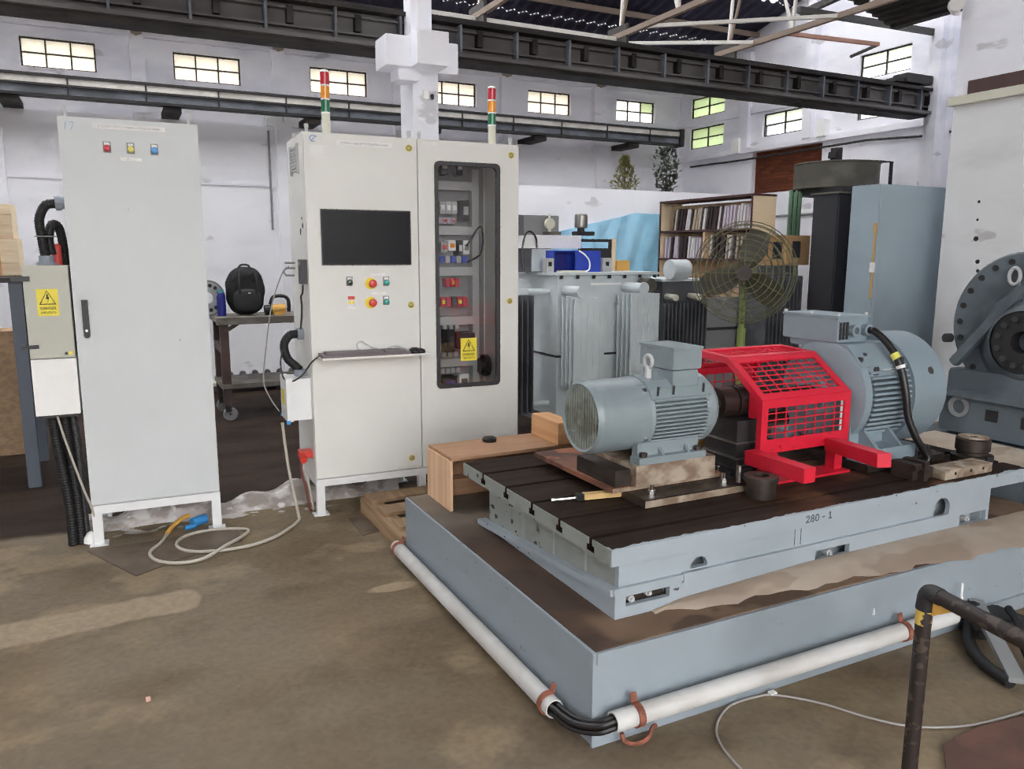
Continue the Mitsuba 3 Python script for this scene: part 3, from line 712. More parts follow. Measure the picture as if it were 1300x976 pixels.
part(m1, 'foot', [cat(ft), cat(cb(1.685, 1.997, 2.55, 2.61, .686, .712, .004), cb(1.70, 1.985, 2.54, 2.575, .70, .76, .004))], 'm_motor')
part(m1, 'foot_bolt', [cyl((1.715, 2.318, .712), (1.715, 2.318, .728), .014, 6), cyl((1.97, 2.318, .712), (1.97, 2.318, .728), .014, 6)], 'm_dark_steel')
part(m1, 'shaft', cyl((2.08, AY, AZ), (2.20, AY, AZ), .034, 28), 'm_coupling', 30)

# stack of plates under the small motor
one('steel_packer', 'machined beige steel packer directly under the feet of the small motor', 'steel block', cb(1.672, 2.045, 2.30, 2.62, .6056, .6855, .003), 'm_machined')
one('steel_block', 'dark rusty steel block beside the packer under the fan cover', 'steel block', cb(1.60, 1.668, 2.33, 2.60, .6056, .668, .004), 'm_dark_steel')
k = thing('base_plate', 'reddish brown steel plate with pale cut edge under the small motor', 'plate')
put(k, cb(1.585, 2.10, 2.325, 2.93, .5866, .605, .002), 'm_rust_plate')
part(k, 'cut_edge', cb(1.587, 2.09, 2.3235, 2.3255, .588, .603, .0005), 'm_machined')
k = thing('clamp_plate', 'lowest brown steel plate with two bright bolts in front of the small motor', 'plate')
put(k, cb(1.65, 2.14, 2.212, 2.80, .5535, .586, .003), 'm_dark_steel')
part(k, 'cut_edge', cb(1.652, 2.13, 2.2105, 2.2135, .5545, .580, .0005), 'm_machined')
for x in (1.717, 2.06): part(k, 'bolt', cat(cyl((x, 2.265, .586), (x, 2.265, .60), .015, 6), cyl((x, 2.265, .60), (x, 2.265, .622), .009, 10)), 'm_chrome')
k = thing('wire_brush', 'wire brush with pale wooden handle lying on the brown bed top', 'brush')
part(k, 'handle', bar((1.505, 2.40, .567), (1.655, 2.375, .567), .034, .02, .006), 'm_wood_tool')
part(k, 'shank', tube([(1.385, 2.425, .562), (1.45, 2.41, .563), (1.51, 2.40, .565)], .0065, 8), 'm_chrome')
part(k, 'ferrule', bar((1.475, 2.405, .566), (1.51, 2.40, .566), .03, .022, .004), 'm_black_plastic')

# coupling and torque bracket
k = thing('shaft_coupling', 'dark steel shaft coupling between the small motor and the red guard', 'coupling')
put(k, cat(cyl((2.17, AY, AZ+.002), (2.245, AY, AZ+.002), .062, 36), cyl((2.252, AY, AZ+.002), (2.42, AY, AZ+.002), .066, 36), cyl((2.42, AY, AZ), (2.703, AY, AZ), .04, 24)), 'm_coupling', 30)
part(k, 'groove', cyl((2.24, AY, AZ+.002), (2.256, AY, AZ+.002), .054, 36), 'm_black_iron', 30)
k = thing('bearing_pedestal', 'black bearing pedestal under the coupling at the left end of the red guard', 'pedestal')
put(k, cat(cb(2.215, 2.37, 2.37, 2.56, .63, .79, .004), cb(2.19, 2.42, 2.34, 2.60, .565, .60, .004), cb(2.205, 2.39, 2.36, 2.57, .60, .635, .004)), 'm_black_iron')
part(k, 'band', cat(cb(2.208, 2.376, 2.362, 2.568, .695, .703, .001), cb(2.20, 2.40, 2.352, 2.572, .634, .640, .001)), 'm_steel')
part(k, 'foot_plate', cb(2.145, 2.45, 2.335, 2.62, .5535, .565, .003), 'm_dark_steel')
part(k, 'bolt', [cyl((2.165, 2.42, .565), (2.165, 2.42, .60), .011, 8), cyl((2.17, 2.36, .565), (2.17, 2.36, .585), .012, 6)], 'm_chrome')
one('packing_wood', 'small stained wood packing piece behind the coupling', 'packing', cat(cb(2.18, 2.34, 2.66, 2.74, .5535, .70, .004), cb(2.16, 2.36, 2.64, 2.76, .70, .745, .004)), 'm_wood_tool')

# red guard
k = thing('coupling_guard', 'red mesh coupling guard between the two motors on the bed plate', 'guard')
prof = [(2.288, .665), (2.288, .884), (2.495, 1.030), (2.70, 1.040), (2.86, .93), (2.86, .665)]
GX0, GX1 = 2.26, 2.76
def ribs(i, x0, x1, w=.032, t=.006):
    a, b_ = np.array(prof[i]), np.array(prof[i+1]); return bar((x0, a[0], a[1]), (x1, a[0], a[1]), w, t)
fr = []
for x in (GX0, GX1):
    for a, b_ in zip(prof[:-1], prof[1:]):
        d = np.array([0, b_[0]-a[0], b_[1]-a[1]]); nrm = np.array([0, -d[2], d[1]]); nrm /= np.linalg.norm(nrm)
        s = 1 if x == GX0 else -1
        fr.append(bar((x+s*.017, a[0], a[1]), (x+s*.017, b_[0], b_[1]), .034, .006, .001, up=nrm))
        fr.append(bar((x+s*.003, *(np.array(a)-nrm[1:]*.012)), (x+s*.003, *(np.array(b_)-nrm[1:]*.012)), .006, .024, .001, up=nrm))
def edge(i, off, w, d_next=True):
    a = np.array(prof[i]); b_ = np.array(prof[i+1] if d_next else prof[i-1]); u = (b_-a)/np.linalg.norm(b_-a)
    c = a+u*off; nrm = np.array([0, -u[1], u[0]]) * (1 if d_next else -1)
    return bar((GX0, c[0], c[1]), (GX1, c[0], c[1]), w, .006, .001, up=nrm)
fr += [edge(0, .028, .056), edge(1, .017, .034, False), edge(1, .017, .034), edge(2, .017, .034, False), edge(2, .017, .034), edge(3, .017, .034, False), edge(3, .017, .034), edge(4, .017, .034, False), edge(4, .017, .034), edge(5, .028, .056, False)]
part(k, 'frame', cat(fr), 'm_red')
def mesh_panel(i, name):
    a, b_ = np.array(prof[i]), np.array(prof[i+1]); L = np.linalg.norm(b_-a); u = (b_-a)/L
    nrm = np.array([-u[1], u[0]]); ms = []
    lo = .05 if i == 0 else .03
    q = lambda s: a + u*s - nrm*.006
    xs = np.linspace(GX0+.03, GX1-.03, 9)
    for x in xs: ms.append(bar((x, *q(lo)), (x, *q(L-.03)), .0045, .0045, .001))
    for s in np.linspace(lo, L-.03, 6 if i != 1 else 8): ms.append(bar((GX0+.03, *q(s)), (GX1-.03, *q(s)), .0045, .0045, .001))
    part(k, name, cat(ms), 'm_red')
for i, nme in enumerate(('mesh_panel',)*5): mesh_panel(i, nme)
part(k, 'end_plate', extr(Polygon([(2.30, .80), (2.30, .88), (2.375, .93), (2.375, .80)]), 'x', 2.275, 2.279), 'm_red')
part(k, 'lens_strip', cb(2.715, 2.728, 2.296, 2.299, .70, .86, .001), 'm_light_grey', label='bare metal strip')
part(k, 'bolt_head', [cyl((x, 2.284, .69), (x, 2.276, .69), .008, 6) for x in (2.37, 2.62)], 'm_red')
part(k, 'front_leg', [cb(2.275, 2.33, 2.255, 2.31, .563, .67, .003), cb(2.66, 2.705, 2.262, 2.31, .563, .67, .003)], 'm_red')
part(k, 'base_plate', cb(2.31, 2.715, 2.225, 2.33, .5535, .563, .002), 'm_red')
part(k, 'rear_leg', [cb(2.29, 2.34, 2.83, 2.88, .5535, .67, .003), cb(2.68, 2.73, 2.83, 2.88, .5535, .67, .003)], 'm_red')
part(k, 'arm', cb(2.195, 2.252, 1.995, 2.30, .632, .688, .003), 'm_red')
part(k, 'arm', bar((2.645, 2.275, .672), (2.502, 1.905, .705), .055, .052, .003), 'm_red')

# large motor
m2 = thing('electric_motor', 'large grey electric motor with black cable on the right part of the bed plate', 'motor', None)
BY, BZm, R2 = 2.47, .848, .240
motor(m2, 2.80, 3.12, BY, BZm, R2, 0, 0, 0, 0, 'm_motor_big', 2.84, 3.10, 15, 1)
part(m2, 'end_shield', lathe([(0, 0), (.09, 0), (.10, .07), (.19, .075), (.232, .09), (.232, .13), (0, .13)], (2.705, BY, BZm), (1, 0, 0), 48), 'm_motor_big', 30)
part(m2, 'fan_cover', lathe([(.222, 0), (.255, 0), (.258, .01), (.258, .20), (.246, .222), (.17, .232), (0, .232)], (3.075, BY, BZm), (1, 0, 0), 64), 'm_motor_big', 30)
a0 = 2.55
part(m2, 'cover_hole', cyl((3.19, BY-.25*math.cos(.42), BZm+.25*math.sin(.42)), (3.19, BY-.2595*math.cos(.42), BZm+.2595*math.sin(.42)), .017, 20), 'm_dark_grey')
part(m2, 'saddle', extr(Polygon([(BY-.20, BZm+.085), (BY-.195, BZm+.135), (BY-.11, BZm+.225), (BY+.11, BZm+.225), (BY+.195, BZm+.135), (BY+.20, BZm+.085)]), 'x', 2.80, 3.06), 'm_motor_big')
part(m2, 'recess', [cb(2.87, 2.90, BY-.203, BY-.16, BZm+.10, BZm+.135, .006), cb(2.815, 2.83, BY-.175, BY-.15, BZm+.155, BZm+.175, .006), cb(2.86, 2.875, BY-.155, BY-.12, BZm+.17, BZm+.19, .006), cb(3.02, 3.05, BY-.205, BY-.13, BZm+.10, BZm+.17, .006)], 'm_dark_grey')
part(m2, 'rating_plate', bar((2.93, BY-.172, BZm+.145), (3.02, BY-.172, BZm+.145), .09, .004, .001, up=(0, -.72, .69)), 'm_light_grey')
part(m2, 'box_neck', cb(2.80, 2.965, 2.42, 2.68, BZm+.20, 1.085, .008), 'm_motor_big')
tb = part(m2, 'terminal_box', cb(2.787, 2.975, 2.405, 2.715, 1.078, 1.182, .008), 'm_motor_big')
part(tb, 'lid', cb(2.782, 2.98, 2.40, 2.72, 1.183, 1.194, .004), 'm_motor_big')
part(tb, 'lid_screw', [cyl((x, y, 1.194), (x, y, 1.205), .008, 8) for x, y in ((2.795, 2.41), (2.967, 2.41), (2.795, 2.56), (2.795, 2.71))], 'm_light_grey')
for x, r_ in ((2.875, .026), (2.955, .026)):
    part(tb, 'cable_gland', lathe([(.014, 0), (r_, 0), (r_, .028), (.016, .03), (.014, .005)], (x, 2.405, 1.128), (0, -1, 0), 18), 'm_motor_big', 30)
part(tb, 'gland_rib', [cb(2.80+.02*i, 2.810+.02*i, 2.398, 2.406, 1.09, 1.165, .001) for i in range(3)], 'm_dark_grey')
ft2 = [cb(2.775, 3.085, 2.20, 2.30, .5856, .642, .005), cb(2.785, 3.07, 2.30, 2.34, .62, .75, .004)]
for x in (2.85, 3.0): ft2.append(extr(Polygon([(2.205, .642), (2.32, .642), (2.32, .745)]), 'x', x-.008, x+.008))
part(m2, 'foot', [cat(ft2), cat(cb(2.775, 3.085, 2.64, 2.74, .5856, .642, .005), cb(2.785, 3.07, 2.60, 2.64, .62, .75, .004))], 'm_motor_big')
part(m2, 'shaft_end', cat(cyl((3.30, BY, BZm-.03), (3.62, BY, BZm-.03), .028, 20)), 'm_light_grey', 30)
c = thing('motor_cable', 'thick black cable hanging from the terminal box of the large motor down to the bed', 'cable')
put(c, tube([(2.955, 2.378, 1.128), (2.955, 2.35, 1.125), (2.975, 2.30, 1.08), (2.99, 2.245, 1.0), (2.995, 2.205, .88), (3.005, 2.19, .77), (3.035, 2.165, .68), (3.075, 2.15, .62), (3.09, 2.14, .59), (3.08, 2.14, .572)], .0155, 12, smooth=8), 'm_black_cable', 40)
part(c, 'marker_band', tube([(2.9835, 2.268, 1.036), (2.988, 2.253, 1.014)], .0185, 12), 'm_yellow_lens')
part(c, 'marker_band', tube([(2.9905, 2.238, .988), (2.992, 2.233, .975)], .0175, 12), 'm_paper')
one('bed_spacer', 'dark steel spacer plate with bolts under the large motor', 'plate', cat(cb(2.765, 3.26, 2.18, 2.78, .5535, .585, .004), cyl((3.14, 2.21, .585), (3.14, 2.21, .60), .013, 6), cyl((3.21, 2.23, .585), (3.21, 2.23, .61), .011, 8)), 'm_dark_steel')

# loose parts on the bed
def hollow(key, x, y, z, ro, ri, h, mt, lo=None):
    put(key, lathe([(ri, .0), (ro, 0), (ro, h), (ro-.005, h+.004), (ri+.004, h+.004), (ri, h), (ri, 0)], (x, y, z), (0, 0, 1), 36), mt, 30)
k = thing('steel_ring', 'dark hollow steel ring on the bed below the left red arm', 'ring')
hollow(k, 2.13, 2.14, .5535, .056, .036, .06, 'm_dark_steel')
part(k, 'flange', lathe([(.03, 0), (.064, 0), (.064, .02), (.056, .022), (.03, .022), (.03, 0)], (2.13, 2.14, .6145), (0, 0, 1), 36), 'm_dark_steel', 30)
part(k, 'bolt', cyl((2.075, 2.20, .60), (2.075, 2.20, .665), .01, 8), 'm_chrome')
one('clamp_block', 'dark notched clamp block at the bed edge right of the guard', 'clamp', cat(cb(2.83, 2.96, 2.02, 2.12, .5535, .595, .003), cb(2.83, 2.87, 2.01, 2.12, .595, .62, .003), cb(2.90, 2.93, 2.02, 2.12, .595, .622, .003), cb(2.86, 2.885, 1.99, 2.03, .5535, .60, .003)), 'm_dark_steel')
one('steel_clamp_bar', 'pale machined clamp bar with dark holes at the front edge of the bed', 'clamp', cat(cb(2.955, 3.26, 1.965, 2.055, .5535, .592, .003)), 'm_machined')
part('steel_clamp_bar', 'hole', [cyl((x, 1.9655, .575), (x, 1.9642, .575), .007, 10) for x in (3.02, 3.12, 3.20)], 'm_black_iron')
k = thing('bobbin', 'round steel bobbin with reddish top at the right end of the bed', 'bobbin')
put(k, lathe([(0, 0), (.085, 0), (.085, .028), (.062, .032), (.062, .045), (.07, .05), (.07, .10), (.064, .106), (0, .106)], (3.36, 2.12, .5535), (0, 0, 1), 40), 'm_dark_steel', 30)
part(k, 'top_disc', lathe([(.02, 0), (.062, 0), (.062, .003), (.02, .003), (.02, 0)], (3.36, 2.12, .6595), (0, 0, 1), 36), 'm_machined', 30)
part(k, 'slot', cb(3.33, 3.37, 2.032, 2.04, .56, .59, .002), 'm_black_iron')

# flanged machine at the right edge
k = thing('flanged_machine', 'dark grey machine with large round bolted flange at the right edge', 'machine')
mx, my, mz, mr = 4.42, 2.58, 1.07, .405
part(k, 'flange', lathe([(0, 0), (mr-.01, 0), (mr, .01), (mr, .05), (mr-.01, .06), (0, .06)], (mx, my, mz), (1, 0, 0), 72), 'm_machine', 30)
part(k, 'flange_bolt', [cyl((mx+.001, my+(mr-.045)*math.cos(a), mz+(mr-.045)*math.sin(a)), (mx-.006, my+(mr-.045)*math.cos(a), mz+(mr-.045)*math.sin(a)), .017, 10) for a in np.linspace(0, 2*np.pi, 25)[:-1]], 'm_black_iron')
part(k, 'hub', lathe([(.06, 0), (.17, 0), (.17, .06), (.15, .08), (.06, .08), (.06, 0)], (mx-.08, my-.05, mz-.08), (1, 0, 0), 40), 'm_black_iron', 30)
part(k, 'hub_bolt', [cyl((mx-.08, my-.05+.13*math.cos(a), mz-.08+.13*math.sin(a)), (mx-.096, my-.05+.13*math.cos(a), mz-.08+.13*math.sin(a)), .018, 6) for a in np.linspace(.2, 6.48, 13)[:-1]], 'm_dark_grey')
part(k, 'end_bell', cat(lathe([(.17, 0), (.30, .10), (.34, .14), (.0, .14)], (mx-.09, my-.05, mz-.08), (1, 0, 0), 40), bar((mx-.05, my+.34, mz-.24), (mx-.05, my-.02, mz+.22), .05, .05, .012), cb(mx-.06, mx+.05, my-.45, my+.36, .66, .80, .02)), 'm_machine', 30)
part(k, 'housing', cat(cyl((mx+.06, my, mz), (mx+.55, my, mz), mr*.9, 48)), 'm_machine', 30)
part(k, 'eyebolt', tube([(mx-.02, my+.06+.03*math.cos(a), mz+.27+.045*math.sin(a)) for a in np.linspace(0, 2*np.pi, 21)], .010, 8), 'm_light_grey', 30)
part(k, 'side_plug', cat(cyl((mx-.01, my+.40, mz-.10), (mx-.05, my+.41, mz-.10), .026, 14)), 'm_dark_grey')
part(k, 'pedestal', cat(cb(mx-.02, mx+.6, my-.6, my+.42, .42, .66, .012), cb(mx-.08, mx+.6, my-.65, my+.44, .64, .68, .006)), 'm_machine')
part(k, 'foot_flange', lathe([(.04, 0), (.062, 0), (.062, .012), (.04, .016), (.04, 0)], (mx-.035, my+.30, .575), (1, 0, 0), 28), 'm_mid_grey', 30)
part(k, 'window_slot', [cb(mx-.024, mx-.018, my+.07, my+.14, .52, .585, .004), cb(mx-.024, mx-.018, my-.13, my-.06, .51, .575, .004)], 'm_black_iron')
one('machine_bed', 'slate grey machine bed under the flanged machine beyond the bed plate', 'machine bed', cat(cb(3.75, 5.5, 1.9, 3.15, .3005, .40, .008)), 'm_machine')
k = thing('mortar_pad', 'beige mortar pad lying under the edge of the flanged machine', 'pad')
put(k, cb(3.92, 4.30, 2.20, 2.95, .4005, .425, .004), 'm_grout')

# ================================================================== switch cabinets (local frame: x along the front, y into the cabinet)
ANG = -1.8
class Loc:
    """places meshes built in a cabinet's own frame"""
    def __init__(s, x, y): s.x, s.y = x, y
    def __call__(s, m): return [mov(q, s.x, s.y, 0, ANG) for q in m] if isinstance(m, list) else mov(m, s.x, s.y, 0, ANG)
def lamp(k, L, name, x, z, lens, r=.0155):
    b = part(k, name, L(cat(cb(x-.0165, x+.0165, -.008, 0, z-.024, z+.026, .006), cyl((x, -.008, z-.005), (x, -.012, z-.005), .0165, 20))), 'm_mid_grey', 30)
    part(b, 'lens', L(lathe([(r, 0), (r, .010), (r*.7, .016), (0, .018)], (x, -.010, z-.006), (0, -1, 0), 20)), lens, 40)
    part(b, 'tag', L(cb(x-.012, x+.012, -.0095, -.008, z+.009, z+.022, .0004)), 'm_paper')
def quarter_lock(k, L, x, z):
    b = part(k, 'lock', L(lathe([(0, 0), (.016, 0), (.016, .002), (.011, .006), (.006, .006), (.0055, .003), (0, .003)], (x, 0, z), (0, -1, 0), 20)), 'm_brass', 40)
    part(b, 'yellow_ring', L(lathe([(.016, .0003), (.019, .0003), (.019, .0012), (.016, .0012)], (x, 0, z), (0, -1, 0), 20)), 'm_yellow')
def danger_sign(k, L, x0, x1, z0, z1, y):
    s = part(k, 'danger_sign', L(cb(x0, x1, y-.0014, y-.0004, z0, z1, .0004)), 'm_yellow', label='yellow electrical danger sign')
    w, h, xc = x1-x0, z1-z0, (x0+x1)/2
    def tri(a, b_): return [(xc-a*w/2, z0+h*b_[0]), (xc+a*w/2, z0+h*b_[0]), (xc, z0+h*b_[1])]
    ol = Polygon(tri(.78, (.42, .95))).difference(Polygon(tri(.64, (.455, .905))))
    bolt = Polygon([(xc-.02*w, z0+h*.82), (xc+.05*w, z0+h*.80), (xc+.02*w, z0+h*.70), (xc+.09*w, z0+h*.71), (xc+.0*w, z0+h*.47), (xc+.02*w, z0+h*.63), (xc-.07*w, z0+h*.63)])
    part(s, 'symbol', L(extr(ol.union(bolt), 'y', y-.0019, y-.0013)), 'm_sign_black')
    part(s, 'lettering', L(cat(text_on('DANGER', h*.10, xc, y-.0013, z0+h*.235, width=w*.74, depth=.0005), text_on('440 VOLTS', h*.075, xc, y-.0013, z0+h*.09, width=w*.70, depth=.0005))), 'm_sign_black')

# ---- tall cabinet on the left
L1 = Loc(-.176, 4.308)
k = thing('electrical_cabinet', 'tall pale grey electrical cabinet with red, yellow and blue indicator lamps, standing left', 'cabinet')
W, D, H = .606, .50, 2.078
part(k, 'body', L1(cb(0, W, .024, D, .205, H, .004)), 'm_cab_cool')
part(k, 'gasket', L1(bx(.008, W-.008, .018, .026, .212, H-.008)), 'm_seam')
part(k, 'door', L1(cb(.002, W-.002, 0, .02, .215, H-.003, .003)), 'm_cab_cool')
part(k, 'plinth_frame', L1(cat(cb(0, W, .004, .044, .162, .205, .003), cb(0, W, D-.04, D, .162, .205, .003), cb(0, .045, .04, D, .162, .205, .003), cb(W-.045, W, .04, D, .162, .205, .003))), 'm_cab_white')
for x in (0, W-.045):
    for y in (.004, D-.045):
        lg = part(k, 'leg', L1(cb(x, x+.045, y, y+.041, .006, .163, .003)), 'm_cab_white')
        part(lg, 'foot_pad', L1(cb(x-.02, x+.065, y-.02, y+.06, 0, .006, .002)), 'm_cab_white')
hd = part(k, 'handle', L1(cat(cb(.036, .063, -.022, 0, 1.06, 1.232, .006), cyl((.0495, -.022, 1.062), (.0495, 0, 1.062), .0135, 20))), 'm_black_plastic')
part(hd, 'key_lock', L1(cyl((.0495, -.026, 1.085), (.0495, -.021, 1.085), .006, 14)), 'm_chrome', 30)
for x, ls, nm in ((.199, 'm_red_lens', 'red_indicator_lamp'), (.30, 'm_yellow_lens', 'yellow_indicator_lamp'), (.403, 'm_blue_lens', 'blue_indicator_lamp')): lamp(k, L1, nm, x, 1.945, ls)
p_ = part(k, 'name_plate', L1(cb(.148, .456, -.0022, -.0002, 2.028, 2.052, .0004)), 'm_paper')
part(p_, 'lettering', L1(text_on('LOADING TRANSFORMER LOAD BANK PANEL', .0085, .302, -.0022, 2.0355, width=.27, depth=.0004, bold=False)), 'm_ink_faint')
part(k, 'label_plate', L1([cb(.252, .282, -.002, -.0002, 1.888, 1.903, .0004), cb(.286, .312, -.002, -.0002, 1.889, 1.902, .0004), cb(.315, .344, -.002, -.0002, 1.887, 1.902, .0004)]), 'm_paper')
mk = tube([(.03+.012*math.cos(a), -.0006, 2.035+.018*math.sin(a)) for a in np.linspace(2.6, .4, 9)], .0016, 6), tube([(.048, -.0006, 2.05), (.068, -.0006, 2.05), (.056, -.0006, 2.02), (.052, -.0006, 2.016)], .0016, 6, smooth=4), tube([(.036, -.0006, 2.05), (.03, -.0006, 2.016)], .0016, 6)
part(k, 'blue_mark', L1(list(mk)[1:]), 'm_blue_mark', label='faint blue handwritten-style emblem')
part(k, 'plug', L1([cyl((.27, -.001, 1.66), (.27, .001, 1.66), .004, 10), cyl((.46, -.0006, 1.02), (.46, .001, 1.02), .006, 12)]), 'm_light_grey')
for x, y in ((.03, .06), (.57, .06), (.03, .44), (.57, .44)):
    e = part(k, 'lifting_lug', L1(cat(cyl((x, y, H), (x, y, H+.03), .009, 10), cb(x-.01, x+.01, y-.006, y+.006, H+.02, H+.05, .004))), 'm_light_grey')

# conduits and junction boxes on its left side
L0 = Loc(-.176, 4.308)
k = thing('junction_box', 'grey-beige wall box with yellow danger sign, fixed left of the tall cabinet', 'junction box')
part(k, 'body', cb(-.375, -.185, 4.342, 4.50, .955, 1.395, .004), 'm_box_grey')
part(k, 'door', cb(-.37, -.187, 4.33, 4.341, .957, 1.393, .003), 'm_box_grey')
part(k, 'hinge', [cb(-.42, -.345, 4.318, 4.335, 1.322, 1.345, .003), cb(-.405, -.333, 4.318, 4.335, 1.005, 1.022, .003)], 'm_black_plastic')
danger_sign(k, lambda m: m, -.325, -.236, 1.158, 1.285, 4.33)
part(k, 'key_tag', cb(-.212, -.196, 4.327, 4.33, .968, .985, .001), 'm_yellow')
part(k, 'small_lock', cyl((-.222, 4.324, .976), (-.222, 4.331, .976), .007, 12), 'm_dark_grey')
k = thing('cable_box', 'plain white box directly below the grey-beige junction box', 'box')
put(k, cb(-.372, -.183, 4.31, 4.48, .682, .952, .004), 'm_white')
part(k, 'bottom_gland_plate', cb(-.36, -.19, 4.32, 4.47, .668, .682, .002), 'm_black_plastic')
k = thing('flexible_conduit', 'thick black corrugated conduit looping from the side of the tall cabinet into the junction box', 'conduit')
def corr(pts, r, pitch=.012, sm=14, n=12):
    P = curve(pts, sm); d = np.r_[0, np.cumsum(np.linalg.norm(np.diff(P, axis=0), axis=1))]
    s = np.arange(0, d[-1], pitch/4); Q = np.stack([np.interp(s, d, P[:, i]) for i in range(3)], -1)
    return tube(Q, r*(1+.07*np.sin(s/pitch*2*np.pi)), n)
put(k, corr([(-.215, 4.36, 1.682), (-.255, 4.365, 1.672), (-.285, 4.37, 1.61), (-.283, 4.375, 1.53), (-.278, 4.38, 1.46), (-.272, 4.38, 1.43)], .021), 'm_black_rubber', True)
gl = part(k, 'gland', cat(cyl((-.215, 4.36, 1.683), (-.19, 4.36, 1.685), .034, 8), cyl((-.19, 4.36, 1.685), (-.172, 4.36, 1.686), .028, 16)), 'm_gland')
part(k, 'gland', cat(cyl((-.272, 4.38, 1.396), (-.272, 4.38, 1.41), .042, 8), cyl((-.272, 4.38, 1.41), (-.272, 4.38, 1.44), .032, 16)), 'm_gland')
k = thing('flexible_conduit', 'black conduit arching from the junction box gland down beside the tall cabinet', 'conduit')
put(k, corr([(-.25, 4.405, 1.445), (-.256, 4.41, 1.52), (-.24, 4.42, 1.585), (-.214, 4.46, 1.575), (-.203, 4.50, 1.49), (-.201, 4.53, 1.39), (-.201, 4.53, 1.2), (-.201, 4.53, .95)], .020), 'm_black_rubber', True)
one('cable_tie', 'pale cable tie around the two black conduits', 'cable tie', tube([(-.268+.043*math.cos(a), 4.385+.034*math.sin(a), 1.53) for a in np.linspace(0, 2*np.pi, 25)], .0035, 6), 'm_mid_grey')
one('red_canister', 'small red object seen between the black conduits', 'canister', lathe([(0, 0), (.022, 0), (.022, .09), (.015, .10), (0, .10)], (-.232, 4.455, 1.3955), (0, 0, 1), 20), 'm_red_item', 30)
for i, (x0, y0, x1, lb) in enumerate(((-.31, 4.40, -.272, 'black floor conduit nearest the left below the white box'), (-.262, 4.41, -.235, 'black floor conduit beside the leg of the tall cabinet'), (-.225, 4.42, -.212, 'grey floor conduit closest to the leg of the tall cabinet'))):
    k = thing('floor_conduit', lb, 'conduit', None)
    put(k, corr([(x0, y0, .668), (x0+.01, y0, .5), (x1, y0-.02, .22), (x1+.003, y0-.03, .0)], .024 if i < 2 else .018, .014), 'm_black_rubber' if i < 2 else 'm_dark_grey', True)
one('white_cable', 'thin white cable running slantwise from the white box to the cabinet leg', 'cable', tube([(-.285, 4.325, .675), (-.262, 4.315, .56), (-.225, 4.31, .40), (-.195, 4.302, .28), (-.172, 4.30, .20), (-.165, 4.33, .12)], .0055, 8, smooth=6), 'm_hose', 40)
one('rag', 'small white crumpled rag at the foot of the conduits', 'rag', mov(lathe([(0, 0), (.022, .004), (.026, .03), (.017, .06), (0, .07)], (0, 0, 0), (.3, .2, 1), 14), -.205, 4.345, .0), 'm_white', True)

# ---- control cabinet, two bays
L2 = Loc(.936, 4.274)
W, D, H = 1.24, .50, 2.08
k = thing('control_cabinet', 'two-door cream control cabinet with monitor, push buttons and a glazed right door', 'cabinet')
S = .618
part(k, 'left_body', L2(cb(0, S, .024, D, .205, H, .004)), 'm_cab_warm')
t_ = .012
part(k, 'right_body', L2(cat(bx(S, S+t_, .024, D, .205, H), bx(W-t_, W, .024, D, .205, H), bx(S, W, .024, D, H-t_, H), bx(S, W, .024, D, .205, .205+t_), bx(S, W, D-t_, D, .205, H))), 'm_cab_warm')
part(k, 'gasket', L2([bx(.008, S-.004, .018, .026, .212, H-.008), cat(bx(S+.006, S+.02, .018, .026, .212, H-.008), bx(W-.02, W-.006, .018, .026, .212, H-.008))]), 'm_seam')
ld = part(k, 'left_door', L2(cb(.002, S-.003, 0, .02, .213, H-.003, .003)), 'm_cab_warm')
wx0, wx1, wz0, wz1 = .715, 1.118, .672, 1.965
hole = sbox(wx0+.03, wz0+.03, wx1-.03, wz1-.03).buffer(.03)
ring = hole.difference(sbox(wx0+.05, wz0+.05, wx1-.05, wz1-.05).buffer(.028))
dr_ = sbox(S+.003, .213, W-.002, H-.003).difference(hole)
rd = part(k, 'right_door', L2(extr(dr_, 'y', 0, .02)), 'm_cab_warm')
part(rd, 'window_gasket', L2(extr(ring, 'y', -.006, .022)), 'm_dark_grey', label='dark rubber window gasket')
part(rd, 'window_glass', L2(bx(wx0+.02, wx1-.02, .008, .011, wz0+.02, wz1-.02)), 'm_glass')
part(k, 'plinth_frame', L2(cat(cb(0, W, .004, .044, .165, .205, .003), cb(0, W, D-.04, D, .165, .205, .003), cb(0, .045, .04, D, .165, .205, .003), cb(W-.045, W, .04, D, .165, .205, .003))), 'm_cab_white')
for x in (0, S-.022, W-.045):
    for y in (.004, D-.045):
        lg = part(k, 'leg', L2(cb(x, x+.045, y, y+.041, .006, .166, .003)), 'm_cab_white')
        part(lg, 'foot_pad', L2(cb(x-.02, x+.065, y-.02, y+.06, 0, .006, .002)), 'm_cab_white')
for x, y in ((.03, .06), (.59, .06), (.65, .06), (1.21, .06), (.03, .44), (1.21, .44)):
    part(k, 'lifting_lug', L2(cat(cyl((x, y, H), (x, y, H+.03), .009, 10), cb(x-.01, x+.01, y-.006, y+.006, H+.02, H+.045, .004))), 'm_light_grey')
mo = part(k, 'monitor', L2(cb(.074, .570, -.012, 0, 1.390, 1.686, .003)), 'm_dark_grey')
part(mo, 'screen', L2(cb(.080, .564, -.0135, -.0115, 1.396, 1.680, .0006)), 'm_screen')
lamp(k, L2, 'dark_green_lamp', .218, 1.303, 'm_darkgreen_lens')
lamp(k, L2, 'teal_push_button', .424, 1.300, 'm_teal_lens')
lamp(k, L2, 'teal_push_button', .421, 1.194, 'm_teal_lens')
